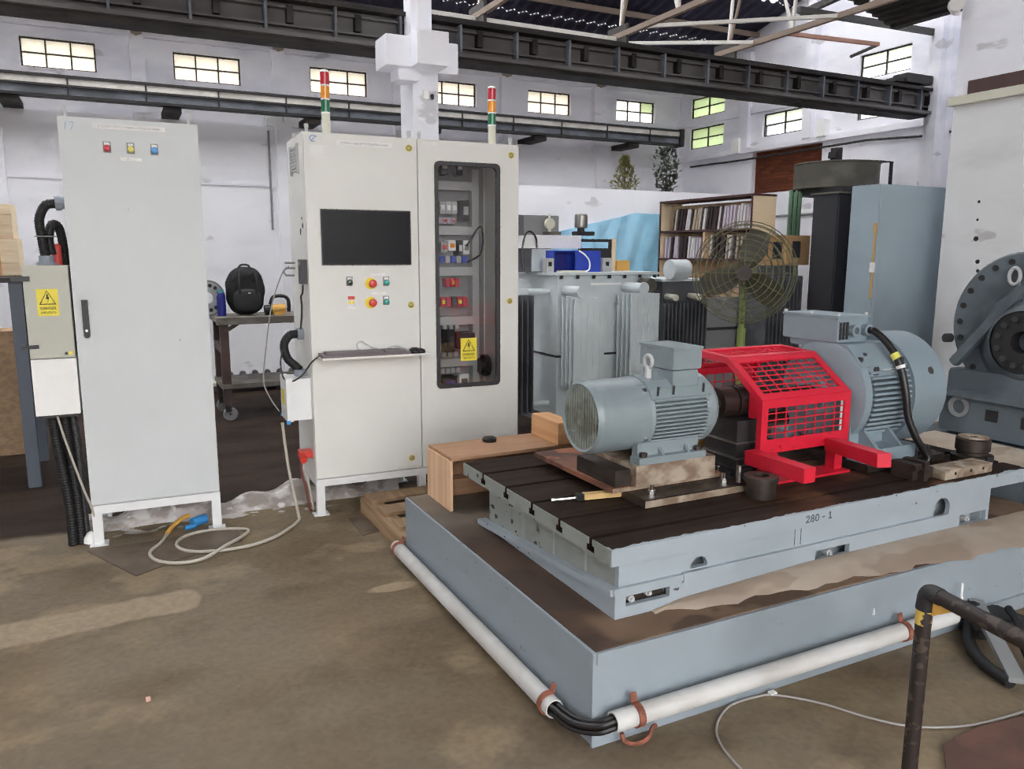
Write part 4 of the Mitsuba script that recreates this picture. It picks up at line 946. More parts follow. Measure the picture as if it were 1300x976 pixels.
for x, z in ((.344, 1.290), (.342, 1.185)):
    b = part(k, 'emergency_stop', L2(lathe([(0, 0), (.032, 0), (.032, .003), (0, .003)], (x-.008, 0, z), (0, -1, 0), 28)), 'm_yellow', 40, label='red mushroom emergency stop on yellow disc')
    part(b, 'mushroom', L2(lathe([(.012, 0), (.012, .012), (.021, .014), (.022, .022), (.017, .028), (0, .030)], (x, -.003, z), (0, -1, 0), 24)), 'm_estop', 40)
part(k, 'label_plate', L2([cb(.338, .365, -.002, -.0002, 1.332, 1.346, .0004), cb(.368, .392, -.002, -.0002, 1.332, 1.345, .0004), cb(.396, .42, -.002, -.0002, 1.333, 1.347, .0004), cb(.342, .372, -.002, -.0002, 1.229, 1.243, .0004), cb(.376, .392, -.002, -.0002, 1.229, 1.242, .0004), cb(.397, .424, -.002, -.0002, 1.229, 1.244, .0004)]), 'm_paper')
st = part(k, 'instruction_sticker', L2(cb(.206, .248, -.0014, -.0002, 1.155, 1.224, .0004)), 'm_paper')
part(st, 'red_header', L2(cb(.208, .246, -.0019, -.0012, 1.204, 1.222, .0002)), 'm_estop')
part(st, 'yellow_block', L2([cb(.210, .226, -.0019, -.0012, 1.178, 1.198, .0002), cb(.230, .244, -.0019, -.0012, 1.182, 1.198, .0002)]), 'm_yellow')
p_ = part(k, 'name_plate', L2(cb(.172, .476, -.0022, -.0002, 2.018, 2.044, .0004)), 'm_paper')
part(p_, 'lettering', L2(text_on('CONTROL AND METER READING PANEL', .0085, .324, -.0022, 2.0265, width=.262, depth=.0004, bold=False)), 'm_ink_faint')
part(k, 'paper_sticker', L2(cb(.026, .104, -.0014, -.0002, 1.950, 2.013, .0004)), 'm_paper')
part(k, 'small_label', L2(cb(.645, .73, -.0014, -.0002, 2.048, 2.062, .0004)), 'm_paper')
part(k, 'blue_mark', L2([tube([(.052+.018*math.cos(a), -.0008, 2.045+.016*math.sin(a)) for a in np.linspace(.9, 5.2, 20)], .003, 6), tube([(.044, -.0008, 2.034), (.056, -.0008, 2.05), (.07, -.0008, 2.058)], .003, 6, smooth=5)]), 'm_blue_mark', label='pale blue swirl emblem')
for x, z in ((.570, 2.024), (.567, 1.166), (.555, .275), (1.189, 2.018), (1.181, 1.174)): quarter_lock(k, L2, x, z)
danger_sign(k, L2, .868, .970, .828, .962, .007)
# interior of the glazed bay
def mx_(x): return .885+(x-.72)*.68
def mz_(z): return 1.46+(z-1.46)*1.07
iy = D-t_
part(k, 'mounting_plate', L2(bx(S+.03, W-.03, iy-.022, iy-.018, .25, H-.05)), 'm_mid_grey')
for z in (.36, .60, .81, 1.06, 1.35, 1.585, 1.84):
    dk = part(k, 'cable_duct', L2(cb(.86, 1.10, iy-.10, iy-.022, mz_(z)-.026, mz_(z)+.026, .003)), 'm_light_grey')
part(k, 'cable_duct', L2([cb(1.10, 1.145, iy-.10, iy-.022, .27, 1.97, .003), cb(.80, .86, iy-.10, iy-.022, .27, 1.97, .003)]), 'm_light_grey')
def module(nm, x0, x1, z0, z1, m, dep=.09, face=None):
    x0, x1, z0, z1 = mx_(x0), mx_(x1), mz_(z0), mz_(z1)
    q = part(k, nm, L2(cb(x0, x1, iy-.022-dep, iy-.022, z0, z1, .004)), m)
    if face: part(q, 'face', L2(cb(x0+.2*(x1-x0), x1-.2*(x1-x0), iy-.034-dep, iy-.02-dep, z0+.3*(z1-z0), z1-.3*(z1-z0), .003)), face)
for i in range(3): module('relay', .72+i*.058, .772+i*.058, 1.68, 1.75, 'm_light_grey', .08, 'm_white')
for i in range(4): module('terminal_block', .722+i*.04, .757+i*.04, 1.625, 1.66, 'm_book_lilac', .06, 'm_estop' if i % 2 else None)
module('meter', .93, 1.0, 1.64, 1.76, 'm_black_plastic', .09, 'm_light_grey')
for i in range(2): module('power_supply', .735+i*.14, .80+i*.14, 1.90, 2.0, 'm_black_plastic', .09, 'm_white')
module('relay', .73, .79, 1.46, 1.52, 'm_light_grey', .08, 'm_estop'); module('relay', .80, .87, 1.47, 1.53, 'm_white', .08, 'm_amber_lens'); module('breaker', .89, .93, 1.44, 1.53, 'm_black_plastic', .09, 'm_white'); module('breaker', .94, 1.0, 1.45, 1.53, 'm_white', .09, 'm_mid_grey')
for i in range(5): module('terminal_block', .72+i*.055, .765+i*.055, 1.40, 1.44, 'm_blue_box' if i % 2 == 0 else 'm_light_grey', .07)
for i in range(3): module('fuse_holder', .775+i*.045, .812+i*.045, 1.26, 1.31, 'm_red_lens', .08, 'm_amber_lens' if i == 1 else None)
for i in range(5): module('fuse_holder', .72+i*.055, .765+i*.055, 1.145, 1.20, 'm_red_lens' if i != 2 else 'm_dark_grey', .08, 'm_yellow' if i in (0, 3) else None)
module('contactor', .76, .83, .88, 1.01, 'm_black_plastic', .12, 'm_dark_grey'); module('contactor', .84, 1.02, .90, .99, 'm_black_plastic', .14, 'm_frame_slate')
for i in range(3): module('cable_lug', .75+i*.06, .785+i*.06, 1.01, 1.04, 'm_light_grey', .06)
for i in range(3): module('cable_lug', .74+i*.06, .775+i*.06, .845, .87, 'm_light_grey', .06)
module('contactor', .72, .86, .66, .73, 'm_black_plastic', .10, 'm_blue_box_in'); module('transformer_unit', .885, .98, .65, .74, 'm_white', .10, 'm_dark_grey')
for i in range(4): module('terminal_block', .73+i*.05, .77+i*.05, .745, .775, 'm_light_grey', .05)
part(k, 'door_fan', L2(cat(cyl((1.16, .36, .74), (1.19, .36, .74), .07, 24), cyl((1.13, .36, .74), (1.16, .36, .74), .05, 20))), 'm_black_plastic', 30)
part(k, 'wire_loom', L2(tube([(1.05, .36, 1.5), (1.14, .36, 1.62), (1.17, .38, 1.55), (1.15, .38, 1.45), (1.06, .37, 1.40)], .006, 8, smooth=6)), 'm_black_rubber', 40)
# side details
part(k, 'vent_louvre', L2(cat([cb(-.008, 0, .16, .35, 1.895+.017*i, 1.906+.017*i, .001) for i in range(8)] + [cb(-.012, 0, .14, .165, 1.88, 2.035, .003), cb(-.012, 0, .345, .37, 1.88, 2.035, .003)])), 'm_light_grey')
part(k, 'warning_mark', L2([cyl((-.002, .10, 1.60), (-.0005, .10, 1.60), .014, 12), cyl((-.002, .17, 1.57), (-.0005, .17, 1.57), .018, 12), cyl((-.002, .12, 1.64), (-.0005, .12, 1.64), .008, 12)]), 'm_dark_grey')

# keyboard shelf with keyboard and mouse
k = thing('keyboard_shelf', 'thin cream folded shelf on the front of the control cabinet', 'shelf')
put(k, L2(cat(cb(.025, .635, -.17, 0, .898, .903, .002), cb(.025, .635, -.172, -.166, .898, .909, .002))), 'm_cab_warm')
k = thing('keyboard', 'dark grey computer keyboard on the cabinet shelf', 'keyboard')
put(k, L2(cb(.03, .51, -.16, -.03, .9035, .922, .004)), 'm_keyboard')
part(k, 'key_block', L2([cb(.055+.0*i, .36, -.15+.022*i, -.132+.022*i, .922, .931, .002) for i in range(5)] + [cb(.37, .48, -.15+.022*i, -.132+.022*i, .922, .931, .002) for i in range(5)]), 'm_keyboard')
one('mouse', 'black computer mouse at the right end of the cabinet shelf', 'mouse', L2(cat(trimesh.Trimesh(trimesh.creation.icosphere(3, 1.0).vertices*[.055, .032, .026]*np.array([1, 1, 1])+[.575, -.09, .911], trimesh.creation.icosphere(3).faces, process=False).slice_plane([0, 0, .9035], [0, 0, 1], cap=True) if False else
    lathe([(0, 0), (.034, 0), (.036, .01), (.03, .024), (.015, .031), (0, .033)], (.555, -.09, .9035), (0, 0, 1), 28), lathe([(0, 0), (.03, 0), (.032, .01), (.026, .021), (0, .028)], (.585, -.088, .9035), (0, 0, 1), 28))), 'm_black_plastic', True)
one('mouse_cable', 'thin pale cable curling up behind the keyboard', 'cable', L2(tube([(.55, -.05, .906), (.50, -.02, .93), (.46, -.018, .94), (.40, -.02, .925), (.34, -.02, .935), (.30, -.02, .955), (.27, -.02, .975), (.245, -.02, .955), (.262, -.02, .925), (.30, -.025, .92)], .0025, 6, smooth=8)), 'm_light_grey', 40)
one('keyboard_cable', 'black cable dropping from the shelf to the white side box', 'cable', L2(tube([(.05, -.04, .912), (.02, -.05, .90), (-.01, -.03, .87), (-.05, .02, .80), (-.10, .05, .765), (-.14, .08, .78), (-.15, .1, .86), (-.13, .14, .93)], .0045, 8, smooth=8)), 'm_cable_dark', 40)

# signal towers
for (x, y, lb) in ((.165, .20, 'red, amber and green signal tower on the monitor side of the control cabinet'), (1.155, .20, 'red, amber and green signal tower above the glazed door')):
    t = thing('signal_tower', lb, 'signal light', 'signal towers on the control cabinet')
    part(t, 'base', L2(cat(cyl((x, y, 2.081), (x, y, 2.205), .023, 24), cyl((x, y, 2.081), (x, y, 2.087), .032, 24))), 'm_tower_base', 30)
    for nm, z0, z1, lm in (('green_lens', 2.213, 2.275, 'm_green_lens'), ('amber_lens', 2.285, 2.347, 'm_amber_lens'), ('red_lens', 2.357, 2.42, 'm_red_lens')):
        part(t, nm, L2(cyl((x, y, z0), (x, y, z1), .0235, 24)), lm, 30)
    part(t, 'ring', L2([cyl((x, y, z), (x, y, z+.008), .0245, 24) for z in (2.205, 2.276, 2.348)]), 'm_white', 30)
    part(t, 'cap', L2(lathe([(0, 0), (.0245, 0), (.0245, .006), (.018, .013), (0, .015)], (x, y, 2.42), (0, 0, 1), 24)), 'm_white', 30)

# things on the left side of the control cabinet
k = thing('wall_telephone', 'black handset-like device on the side of the control cabinet', 'device')
put(k, L2(cb(-.035, -.001, .02, .10, 1.29, 1.42, .008)), 'm_black_plastic')
part(k, 'button', L2(cyl((-.0365, .06, 1.40), (-.034, .06, 1.40), .008, 12)), 'm_chrome')
one('side_cable', 'black cable with a hanging loop on the side of the control cabinet', 'cable', L2(tube([(-.02, .06, 1.285), (-.022, .07, 1.24), (-.024, .11, 1.22), (-.02, .12, 1.17), (-.022, .13, 1.10), (-.03, .13, 1.04)], .0055, 8, smooth=8)), 'm_cable_dark', 40)
k = thing('side_conduit', 'short black corrugated conduit curving from the cabinet side into the white box', 'conduit')
put(k, corr([(-.03, .22, 1.005), (-.08, .20, 1.00), (-.115, .18, .95), (-.105, .15, .88), (-.07, .12, .84), (-.045, .10, .815)], .023), 'm_black_rubber', True)
part(k, 'gland', L2(cyl((-.035, .22, 1.006), (-.001, .22, 1.006), .034, 10)) if False else mov(cyl((-.035, .22, 1.006), (-.001, .22, 1.006), .034, 10), 0, 0, 0), 'm_gland')
part(k, 'gland', cyl((-.045, .10, .785), (-.045, .10, .82), .034, 10), 'm_gland')
for kk in [q for q in scene if q == k or q.startswith(k+'__')]:
    scene[kk]['to_world'] = T4().translate([L2.x, L2.y, 0]).rotate([0, 0, 1], ANG)
k = thing('side_box', 'white plastic box with yellow sticker hanging on the side of the control cabinet', 'junction box')
part(k, 'body', L2(cb(-.10, -.001, .05, .24, .545, .775, .004)), 'm_cab_white')
part(k, 'lid', L2(cb(-.135, -.101, .045, .245, .54, .78, .004)), 'm_cab_white')
part(k, 'yellow_sticker', L2(cb(-.1362, -.135, .11, .19, .62, .71, .0004)), 'm_yellow')
part(k, 'corner_clip', L2([cb(-.14, -.12, .24, .255, .538, .552, .003), cb(-.14, -.12, .035, .05, .528, .548, .003)]), 'm_blue_lens')
one('red_plug', 'red industrial plug on the lower side of the control cabinet', 'plug', L2(cat(cyl((-.06, .08, .335), (-.06, .03, .32), .02, 14), cb(-.075, -.001, .07, .14, .32, .36, .006))), 'm_estop', 30)
for i, (dx, lb, m) in enumerate(((0, 'dark red cable dropping from the red plug', 'm_cable_brown'), (.02, 'pale cable dropping beside the red plug', 'm_hose'))):
    one('plug_cable', lb, 'cable', L2(tube([(-.06+dx, .09, .33), (-.065+dx, .09, .25), (-.045+dx, .08, .14), (-.03+dx, .08, .03), (-.02+dx, .10, .006)], .007, 8, smooth=6)), m, 40)
# hose from the side box, coiled on the floor
hp = [(.775, 4.33, .54), (.782, 4.32, .42), (.795, 4.30, .26), (.812, 4.26, .12), (.822, 4.235, .03), (.815, 4.21, .012), (.75, 4.115, .011), (.655, 4.012, .011), (.53, 3.945, .011), (.40, 3.937, .011), (.275, 3.973, .011), (.213, 4.035, .011), (.193, 4.13, .011), (.24, 4.225, .011), (.348, 4.268, .011), (.49, 4.228, .012), (.545, 4.165, .014), (.49, 4.06, .018), (.40, 3.938, .030), (.307, 3.868, .014), (.23, 3.85, .011), (.145, 3.88, .011), (.084, 3.955, .011), (.07, 4.07, .011), (.125, 4.185, .011), (.16, 4.30, .011)]
k = thing('hose', 'pale grey cable coiled on the floor between the two cabinets', 'cable')
put(k, tube(hp, .0082, 10, smooth=8), 'm_hose', 40)
part(k, 'connector', tube([(.16, 4.30, .014), (.19, 4.36, .03), (.24, 4.42, .045), (.28, 4.45, .05)], .012, 8, smooth=4), 'm_yellow_tool')
one('blue_connector', 'blue and white cable connector beside the left leg of the cabinets', 'connector', cat(cyl((.29, 4.385, .025), (.36, 4.42, .03), .026, 14), cyl((.30, 4.36, .016), (.25, 4.345, .016), .014, 10)), 'm_blue_lens', 30)
one('floor_plate', 'thin brown steel plate on the floor in front of the tall cabinet', 'plate', extr(Polygon([(-.206, 4.243), (0.0, 3.80), (.17, 3.915), (.50, 4.05), (.50, 4.26)]), 'z', .0006, .005), 'm_floor_plate')
one('floor_plate', 'thin square steel plate on the floor beside the wooden pallet', 'plate', extr(Polygon([(1.08, 4.15), (1.07, 3.85), (1.175, 3.88), (1.18, 4.1)]), 'z', .0006, .005), 'm_floor_plate')
# rough kerb of old concrete under the cabinets
kx = np.linspace(-.25, 1.5, 60); P = []
for x in kx:
    h = .075+.03*math.sin(x*9)+.02*math.sin(x*23); y0 = 4.545+.008*math.sin(x*14)
    P.append([(x, y0-.02, 0), (x, y0, h*.8), (x, y0+.05, h), (x, y0+.115, h), (x, y0+.13, 0)])
P = np.array(P); m_, q_ = P.shape[:2]; I = np.arange(m_*q_).reshape(m_, q_)
Fg = [np.c_[I[:-1, j], I[1:, j], I[1:, j+1]] for j in range(q_-1)] + [np.c_[I[:-1, j], I[1:, j+1], I[:-1, j+1]] for j in range(q_-1)]
mat('m_kerb', blotch(C(150, 142, 136), C(196, 192, 190), 9, .42, .58, c2=C(214, 212, 210), s2=14), .85, spec=.2)
one('kerb', 'rough low concrete kerb with white paint remains behind the cabinet legs', 'kerb', trimesh.Trimesh(P.reshape(-1, 3), np.vstack(Fg), process=False), 'm_kerb', 50)

# ================================================================== transformers and things behind
def radiator(k, x0, x1, y0, n, z0, z1, mt, dy=.064):
    """bank of n pressed plates stacked along y in front of a tank, each a part"""
    for i in range(n):
        y = y0 + i*dy
        fl = [cb(x0, x1, y-.004, y+.004, z0, z1, .003)]
        for j in range(5):
            xc = x0+(x1-x0)*(j+.5)/5
            fl.append(cb(xc-.02, xc+.02, y-.007, y+.007, z0+.03, z1-.03, .005))
        part(k, 'radiator_plate', cat(fl), mt)
k = thing('transformer', 'large pale grey transformer with two radiator banks behind the small motor', 'transformer')
part(k, 'tank', cb(3.234, 4.16, 5.60, 6.35, .10, 1.275, .006), 'm_transformer')
part(k, 'seam', cb(3.226, 4.17, 5.59, 6.36, .605, .622, .002), 'm_dark_grey')
part(k, 'cover', cb(3.19, 4.22, 5.56, 6.40, 1.278, 1.30, .003), 'm_transformer')
part(k, 'cover_bolt', [cb(x-.008, x+.008, 5.553, 5.58, 1.25, 1.278, .002) for x in np.arange(3.25, 4.2, .155)], 'm_dark_steel')
part(k, 'skid', cat(cb(3.25, 3.35, 5.5, 6.4, 0, .10, .004), cb(4.05, 4.15, 5.5, 6.4, 0, .10, .004)), 'm_transformer_dark')
radiator(k, 3.235, 3.52, 5.335, 4, .38, 1.105, 'm_transformer')
radiator(k, 3.775, 4.06, 5.335, 4, .38, 1.13, 'm_transformer')
for x, z in ((3.30, 1.155), (3.89, 1.175)):
    part(k, 'header_pipe', cyl((x, 5.325, z), (x, 5.60, z), .042, 20), 'm_transformer', 30)
    part(k, 'pipe_neck', cat(cyl((x, 5.35, z-.05), (x, 5.55, z-.05), .016, 10), cyl((x, 5.325, z), (x, 5.316, z), .050, 20)), 'm_transformer', 30)
part(k, 'valve', cyl((4.06, 5.45, 1.19), (4.06, 5.58, 1.19), .06, 12), 'm_drum', 30)
part(k, 'rating_strip', cb(3.55, 3.85, 5.592, 5.60, 1.195, 1.212, .002), 'm_white')
for i in range(5): part(k, 'side_fin', cb(2.80+.05*i, 2.808+.05*i, 5.58, 5.92, .16, 1.12, .003), 'm_transformer_dark')
part(k, 'side_header', cat(cb(2.78, 3.02, 5.70, 5.78, 1.12, 1.17, .01), cyl((2.78, 5.74, 1.145), (3.235, 5.74, 1.145), .025, 12), cyl((2.78, 5.74, .2), (3.235, 5.74, .2), .025, 12)), 'm_transformer', 30)

k = thing('transformer', 'dark grey finned transformer right of the pale one, behind the terminal box', 'transformer')
part(k, 'tank', cb(4.26, 4.72, 5.56, 6.15, .10, 1.215, .006), 'm_transformer_dark')
part(k, 'cover', cb(4.23, 4.75, 5.53, 6.18, 1.216, 1.236, .003), 'm_transformer')
part(k, 'skid', cb(4.30, 4.70, 5.6, 6.1, 0, .10, .004), 'm_transformer_dark')
for x0 in (4.17, 4.42):
    for i in range(6): part(k, 'fin', cb(x0+i*.041, x0+.009+i*.041, 5.40, 5.555, .15, 1.04, .002), 'm_transformer_dark')
    part(k, 'pipe_stub', cyl((x0+.10, 5.38, 1.085), (x0+.14, 5.56, 1.085), .028, 14), 'm_tower_base', 30)
part(k, 'conservator', cat(cyl((4.28, 5.50, 1.32), (4.46, 5.50, 1.32), .085, 28), cb(4.33, 4.41, 5.46, 5.60, 1.2365, 1.26, .004)), 'm_transformer', 30)
k = thing('transformer', 'mid-grey box transformer directly behind the pedestal fan', 'transformer')
part(k, 'tank', cb(4.80, 5.36, 5.61, 5.80, .08, 1.05, .006), 'm_transformer_dark')
part(k, 'seam', cb(4.785, 5.37, 5.59, 5.81, .765, .785, .002), 'm_dark_grey')
part(k, 'upper_face', cb(4.805, 5.355, 5.60, 5.61, .79, 1.045, .002), 'm_mid_grey')
part(k, 'lower_face', cb(4.805, 5.355, 5.60, 5.61, .085, .762, .002), 'm_mid_grey')
part(k, 'skid', cb(4.85, 5.30, 5.63, 5.78, 0, .08, .004), 'm_transformer_dark')
k = thing('transformer', 'dark finned transformer under the cardboard box', 'transformer')
part(k, 'tank', cb(5.14, 5.56, 5.34, 5.57, .08, 1.335, .006), 'm_transformer_dark')
part(k, 'cover', cb(5.12, 5.58, 5.32, 5.58, 1.336, 1.352, .003), 'm_transformer_dark')
part(k, 'skid', cb(5.17, 5.53, 5.36, 5.55, 0, .08, .004), 'm_transformer_dark')
for i in range(10): part(k, 'fin', cb(5.12+i*.046, 5.13+i*.046, 5.20, 5.335, .12, 1.26, .002), 'm_transformer_dark')
k = thing('cardboard_box', 'brown cardboard box with black printed squares behind the pedestal fan', 'box')
put(k, cb(5.205, 5.82, 5.40, 5.57, 1.3525, 1.622, .004), 'm_card')
part(k, 'print_patch', [bx(5.36, 5.47, 5.398, 5.4005, 1.41, 1.56), bx(5.60, 5.70, 5.398, 5.4005, 1.42, 1.57), bx(5.28, 5.30, 5.398, 5.4005, 1.44, 1.55)], 'm_ink', label='black printed square')
part(k, 'tape', bx(5.50, 5.53, 5.3985, 5.4005, 1.354, 1.62), 'm_wood_tool')
ORD = ['first', 'second', 'third', 'fourth', 'fifth', 'sixth', 'seventh', 'eighth', 'ninth', 'tenth', 'eleventh', 'twelfth', 'thirteenth', 'fourteenth', 'fifteenth', 'sixteenth', 'seventeenth', 'eighteenth', 'nineteenth', 'twentieth']
ORD += ['twenty-' + o for o in ORD[:9]] + ['thirtieth']
for i in range(6):
    one('green_rod', ORD[i] + ' green steel rod from the left beside the bookshelf', 'rod', cyl((5.975+i*.031, 5.84+.01*(i % 2), 0), (5.975+i*.031, 5.83+.01*(i % 2), 2.07-.01*(i % 3)), .011, 8), 'm_rod_green', 30, group='green rods beside the bookshelf')

# clutter on the big transformer
k = thing('metal_case', 'lower grey metal case on the transformer beside the control cabinet', 'case'); put(k, cb(2.98, 3.32, 5.86, 6.10, 1.3005, 1.495, .004), 'm_transformer_dark'); part(k, 'front_panel', cb(3.13, 3.318, 5.853, 5.861, 1.305, 1.49, .002), 'm_transformer')
k = thing('white_tray', 'white tray lying on top of the grey metal case', 'tray'); put(k, cat(cb(3.06, 3.60, 5.84, 6.2, 1.4955, 1.515, .003), cb(3.06, 3.60, 5.84, 5.85, 1.515, 1.605, .003), cb(3.06, 3.07, 5.85, 6.2, 1.515, 1.60, .003), cb(3.59, 3.60, 5.85, 6.2, 1.515, 1.60, .003), cb(3.06, 3.60, 6.19, 6.2, 1.515, 1.60, .003)), 'm_white')
k = thing('metal_case', 'upper grey case standing on the white tray', 'case'); put(k, cb(3.0, 3.44, 5.95, 6.17, 1.6055, 1.77, .004), 'm_mid_grey'); part(k, 'side_panel', cb(3.0, 3.10, 5.944, 5.951, 1.61, 1.765, .002), 'm_transformer_dark')
k = thing('pressure_gauge', 'cream round gauge with brass fittings in front of the upper grey case', 'gauge'); put(k, cat(cyl((3.315, 5.90, 1.70), (3.315, 5.87, 1.70), .045, 24), cyl((3.315, 5.89, 1.516), (3.315, 5.89, 1.66), .014, 10), cyl((3.315, 5.89, 1.745), (3.315, 5.89, 1.78), .01, 10)), 'm_tower_base', 30); part(k, 'valve_body', cb(3.27, 3.42, 5.87, 5.92, 1.606, 1.635, .006), 'm_drum')
k = thing('metal_flask', 'silver cylindrical part on a black base on the white tray', 'cylinder'); put(k, lathe([(0, 0), (.05, 0), (.055, .01), (.055, .10), (.048, .115), (0, .115)], (3.62, 5.88, 1.67), (0, 0, 1), 24), 'm_steel', 30); part(k, 'black_base', cat(cb(3.56, 3.74, 5.85, 5.93, 1.606, 1.64, .006), cyl((3.62, 5.88, 1.63), (3.62, 5.88, 1.67), .03, 14)), 'm_black_iron')
k = thing('blue_box', 'bright blue open metal box on the pale transformer', 'box')
put(k, cat(cb(3.263, 3.72, 5.72, 5.73, 1.3005, 1.478, .002) if False else cb(3.47, 3.72, 5.715, 5.725, 1.3005, 1.478, .002), cb(3.263, 3.72, 5.725, 5.855, 1.468, 1.478, .002), cb(3.263, 3.72, 5.725, 5.855, 1.3005, 1.310, .002), cb(3.71, 3.72, 5.725, 5.855, 1.31, 1.468, .002), cb(3.263, 3.273, 5.725, 5.855, 1.31, 1.468, .002), cb(3.273, 3.71, 5.845, 5.855, 1.31, 1.468, .002)), 'm_blue_box')
part(k, 'inner_wall', bx(3.274, 3.46, 5.83, 5.844, 1.311, 1.467), 'm_blue_box_in')
one('white_strap', 'white curved cable hanging over the front of the blue box', 'cable', tube([(3.50, 5.708, 1.476), (3.56, 5.704, 1.44), (3.60, 5.704, 1.39), (3.60, 5.70, 1.33), (3.56, 5.69, 1.306), (3.50, 5.68, 1.306)], .007, 8, smooth=6), 'm_white', 40)
for (x0, x1, z1, lb) in ((3.183, 3.255, 1.415, 'small white switch box left of the blue box'), (3.735, 3.825, 1.418, 'small grey switch box right of the blue box')):
    k = thing('switch_box', lb, 'switch'); put(k, cb(x0, x1, 5.70, 5.76, 1.3005, z1, .004), 'm_light_grey'); part(k, 'socket', cb((x0+x1)/2-.015, (x0+x1)/2+.015, 5.697, 5.701, 1.35, 1.385, .003), 'm_black_plastic')
one('black_rack', 'black metal rack standing behind the blue box', 'rack', cat(cb(3.68, 4.02, 6.0, 6.02, 1.555, 1.58, .003), cb(3.68, 3.70, 6.0, 6.02, 1.3005, 1.56, .003), cb(3.995, 4.02, 6.0, 6.02, 1.3005, 1.56, .003), cb(3.70, 4.0, 6.0, 6.02, 1.44, 1.50, .003), cb(3.86, 4.0, 6.0, 6.03, 1.36, 1.44, .003)), 'm_black_iron')
one('wooden_post', 'thin wooden batten standing beside the black rack', 'batten', cb(4.022, 4.065, 6.0, 6.03, 1.3005, 1.585, .003), 'm_shelf_end')
one('carton', 'ochre carton on the right end of the pale transformer', 'box', cb(4.07, 4.205, 5.98, 6.2, 1.3005, 1.392, .004), 'm_yellow_tool')
one('looped_cable', 'black cable looped over the grey case on the transformer', 'cable', tube([(3.03, 5.80, 1.31), (3.02, 5.82, 1.45), (3.05, 5.82, 1.60), (3.10, 5.82, 1.63), (3.15, 5.82, 1.58), (3.16, 5.82, 1.5)], .008, 8, smooth=8), 'm_black_cable', 40)
one('floor_paper', 'flat white tray beside the blue box', 'tray', cb(3.28, 3.50, 5.60, 5.70, 1.3005, 1.315, .003), 'm_tower_base')

# bookshelf facing left
k = thing('bookshelf', 'dark-edged bookshelf full of leaning folders behind the pedestal fan', 'bookshelf')
bx0, bx1, by0, by1 = 5.50, 5.80, 5.83, 7.27
part(k, 'end_panel', [cb(bx0+.004, bx1, by0, by0+.02, 0, 2.0, .002), cb(bx0+.004, bx1, by1-.02, by1, 0, 2.0, .002)], 'm_shelf_end')
part(k, 'back_panel', bx(bx1-.012, bx1, by0+.02, by1-.02, .05, 1.98), 'm_shelf_inner')
part(k, 'top_board', cb(bx0-.004, bx1, by0-.004, by1+.004, 2.0, 2.022, .002), 'm_shelf_edge')
for z in (1.70, 1.405, 1.0, .55, .06): part(k, 'shelf_board', cb(bx0, bx1-.012, by0+.02, by1-.02, z-.022, z, .002), 'm_shelf_edge')
part(k, 'edge_strip', [cb(bx0-.003, bx0+.004, by0, by0+.022, 0, 2.0, .001), cb(bx0-.003, bx0+.004, by1-.022, by1, 0, 2.0, .001)], 'm_shelf_edge')
part(k, 'divider', [cb(bx0+.003, bx1-.012, 6.51, 6.53, 1.405, 1.678, .002), cb(bx0+.003, bx1-.012, 6.79, 6.81, 1.0, 1.383, .002)], 'm_shelf_inner')
_count = {}
def folders(y0, y1, z, n, lean, group, mats, hh):
    ys = np.linspace(y0, y1, n)
    for i, y in enumerate(ys):
        h = hh*(.9+.1*rng.random()); th = (y1-y0)/n*.62
        m = cb(bx0+.03+.02*rng.random(), bx0+.24, -th/2, th/2, 0, h, .002)
        M = trimesh.transformations.rotation_matrix(lean+.03*rng.standard_normal(), [1, 0, 0]); m.apply_transform(M)
        v = m.vertices; v[:, 2] -= v[:, 2].min(); m.vertices = v
        mt_ = mats[int(rng.integers(len(mats)))]; j = _count[z] = _count.get(z, -1)+1
        one('folder', {'m_book_white': 'white', 'm_book_lilac': 'lilac-white', 'm_book_buff': 'buff', 'm_book_dark': 'dark'}[mt_] + ' folder, ' + ORD[min(j, 29)] + ' from the right on the ' + ('top' if z > 1.6 else 'second') + ' shelf of the bookshelf', 'folder', mov(m, 0, y, z+.0005), mt_, group=group)
folders(5.90, 6.28, 1.70, 9, .10, 'folders at the near end of the top shelf', ['m_book_white', 'm_book_white', 'm_book_lilac'], .24)
folders(6.32, 7.08, 1.70, 19, .16, 'folders on the far part of the top shelf', ['m_book_buff', 'm_book_dark', 'm_book_white', 'm_book_dark'], .235)
folders(5.92, 6.46, 1.405, 12, .10, 'folders on the near half of the second shelf', ['m_book_white', 'm_book_dark', 'm_book_buff'], .24)
folders(6.58, 7.2, 1.405, 14, .08, 'folders on the far half of the second shelf', ['m_book_lilac', 'm_book_lilac', 'm_book_white', 'm_book_dark'], .235)

# pedestal fan
k = thing('pedestal_fan', 'olive green industrial pedestal fan with wire cage, behind the red guard', 'fan')
FX = np.array([3.73, 4.0, 1.333]); fn = np.array([-.68, -.733, 0.0]); fu, fw_, _ = _basis(fn)
def ringpts(r, off, n=48): return [FX+fn*off+r*(math.cos(a)*fu+math.sin(a)*fw_) for a in np.linspace(0, 2*np.pi, n+1)]
for r_, o in ((.333, .0), (.315, .035), (.285, .06), (.25, .075), (.215, .085), (.18, .092), (.14, .097), (.10, .10)):
    part(k, 'cage_ring', tube(ringpts(r_, o), .0034, 5), 'm_fan_green', True)
for r_, o in ((.31, -.05), (.25, -.08), (.18, -.10)):
    part(k, 'cage_ring', tube(ringpts(r_, o), .0034, 5), 'm_fan_green', True)
def spoke(a, front):
    e = math.cos(a)*fu+math.sin(a)*fw_; s = 1 if front else -1
    return tube([FX+fn*(.1*s)+e*.05, FX+fn*(.092*s)+e*.18, FX+fn*(.062*s)+e*.28, FX+e*.333], .0028, 5)
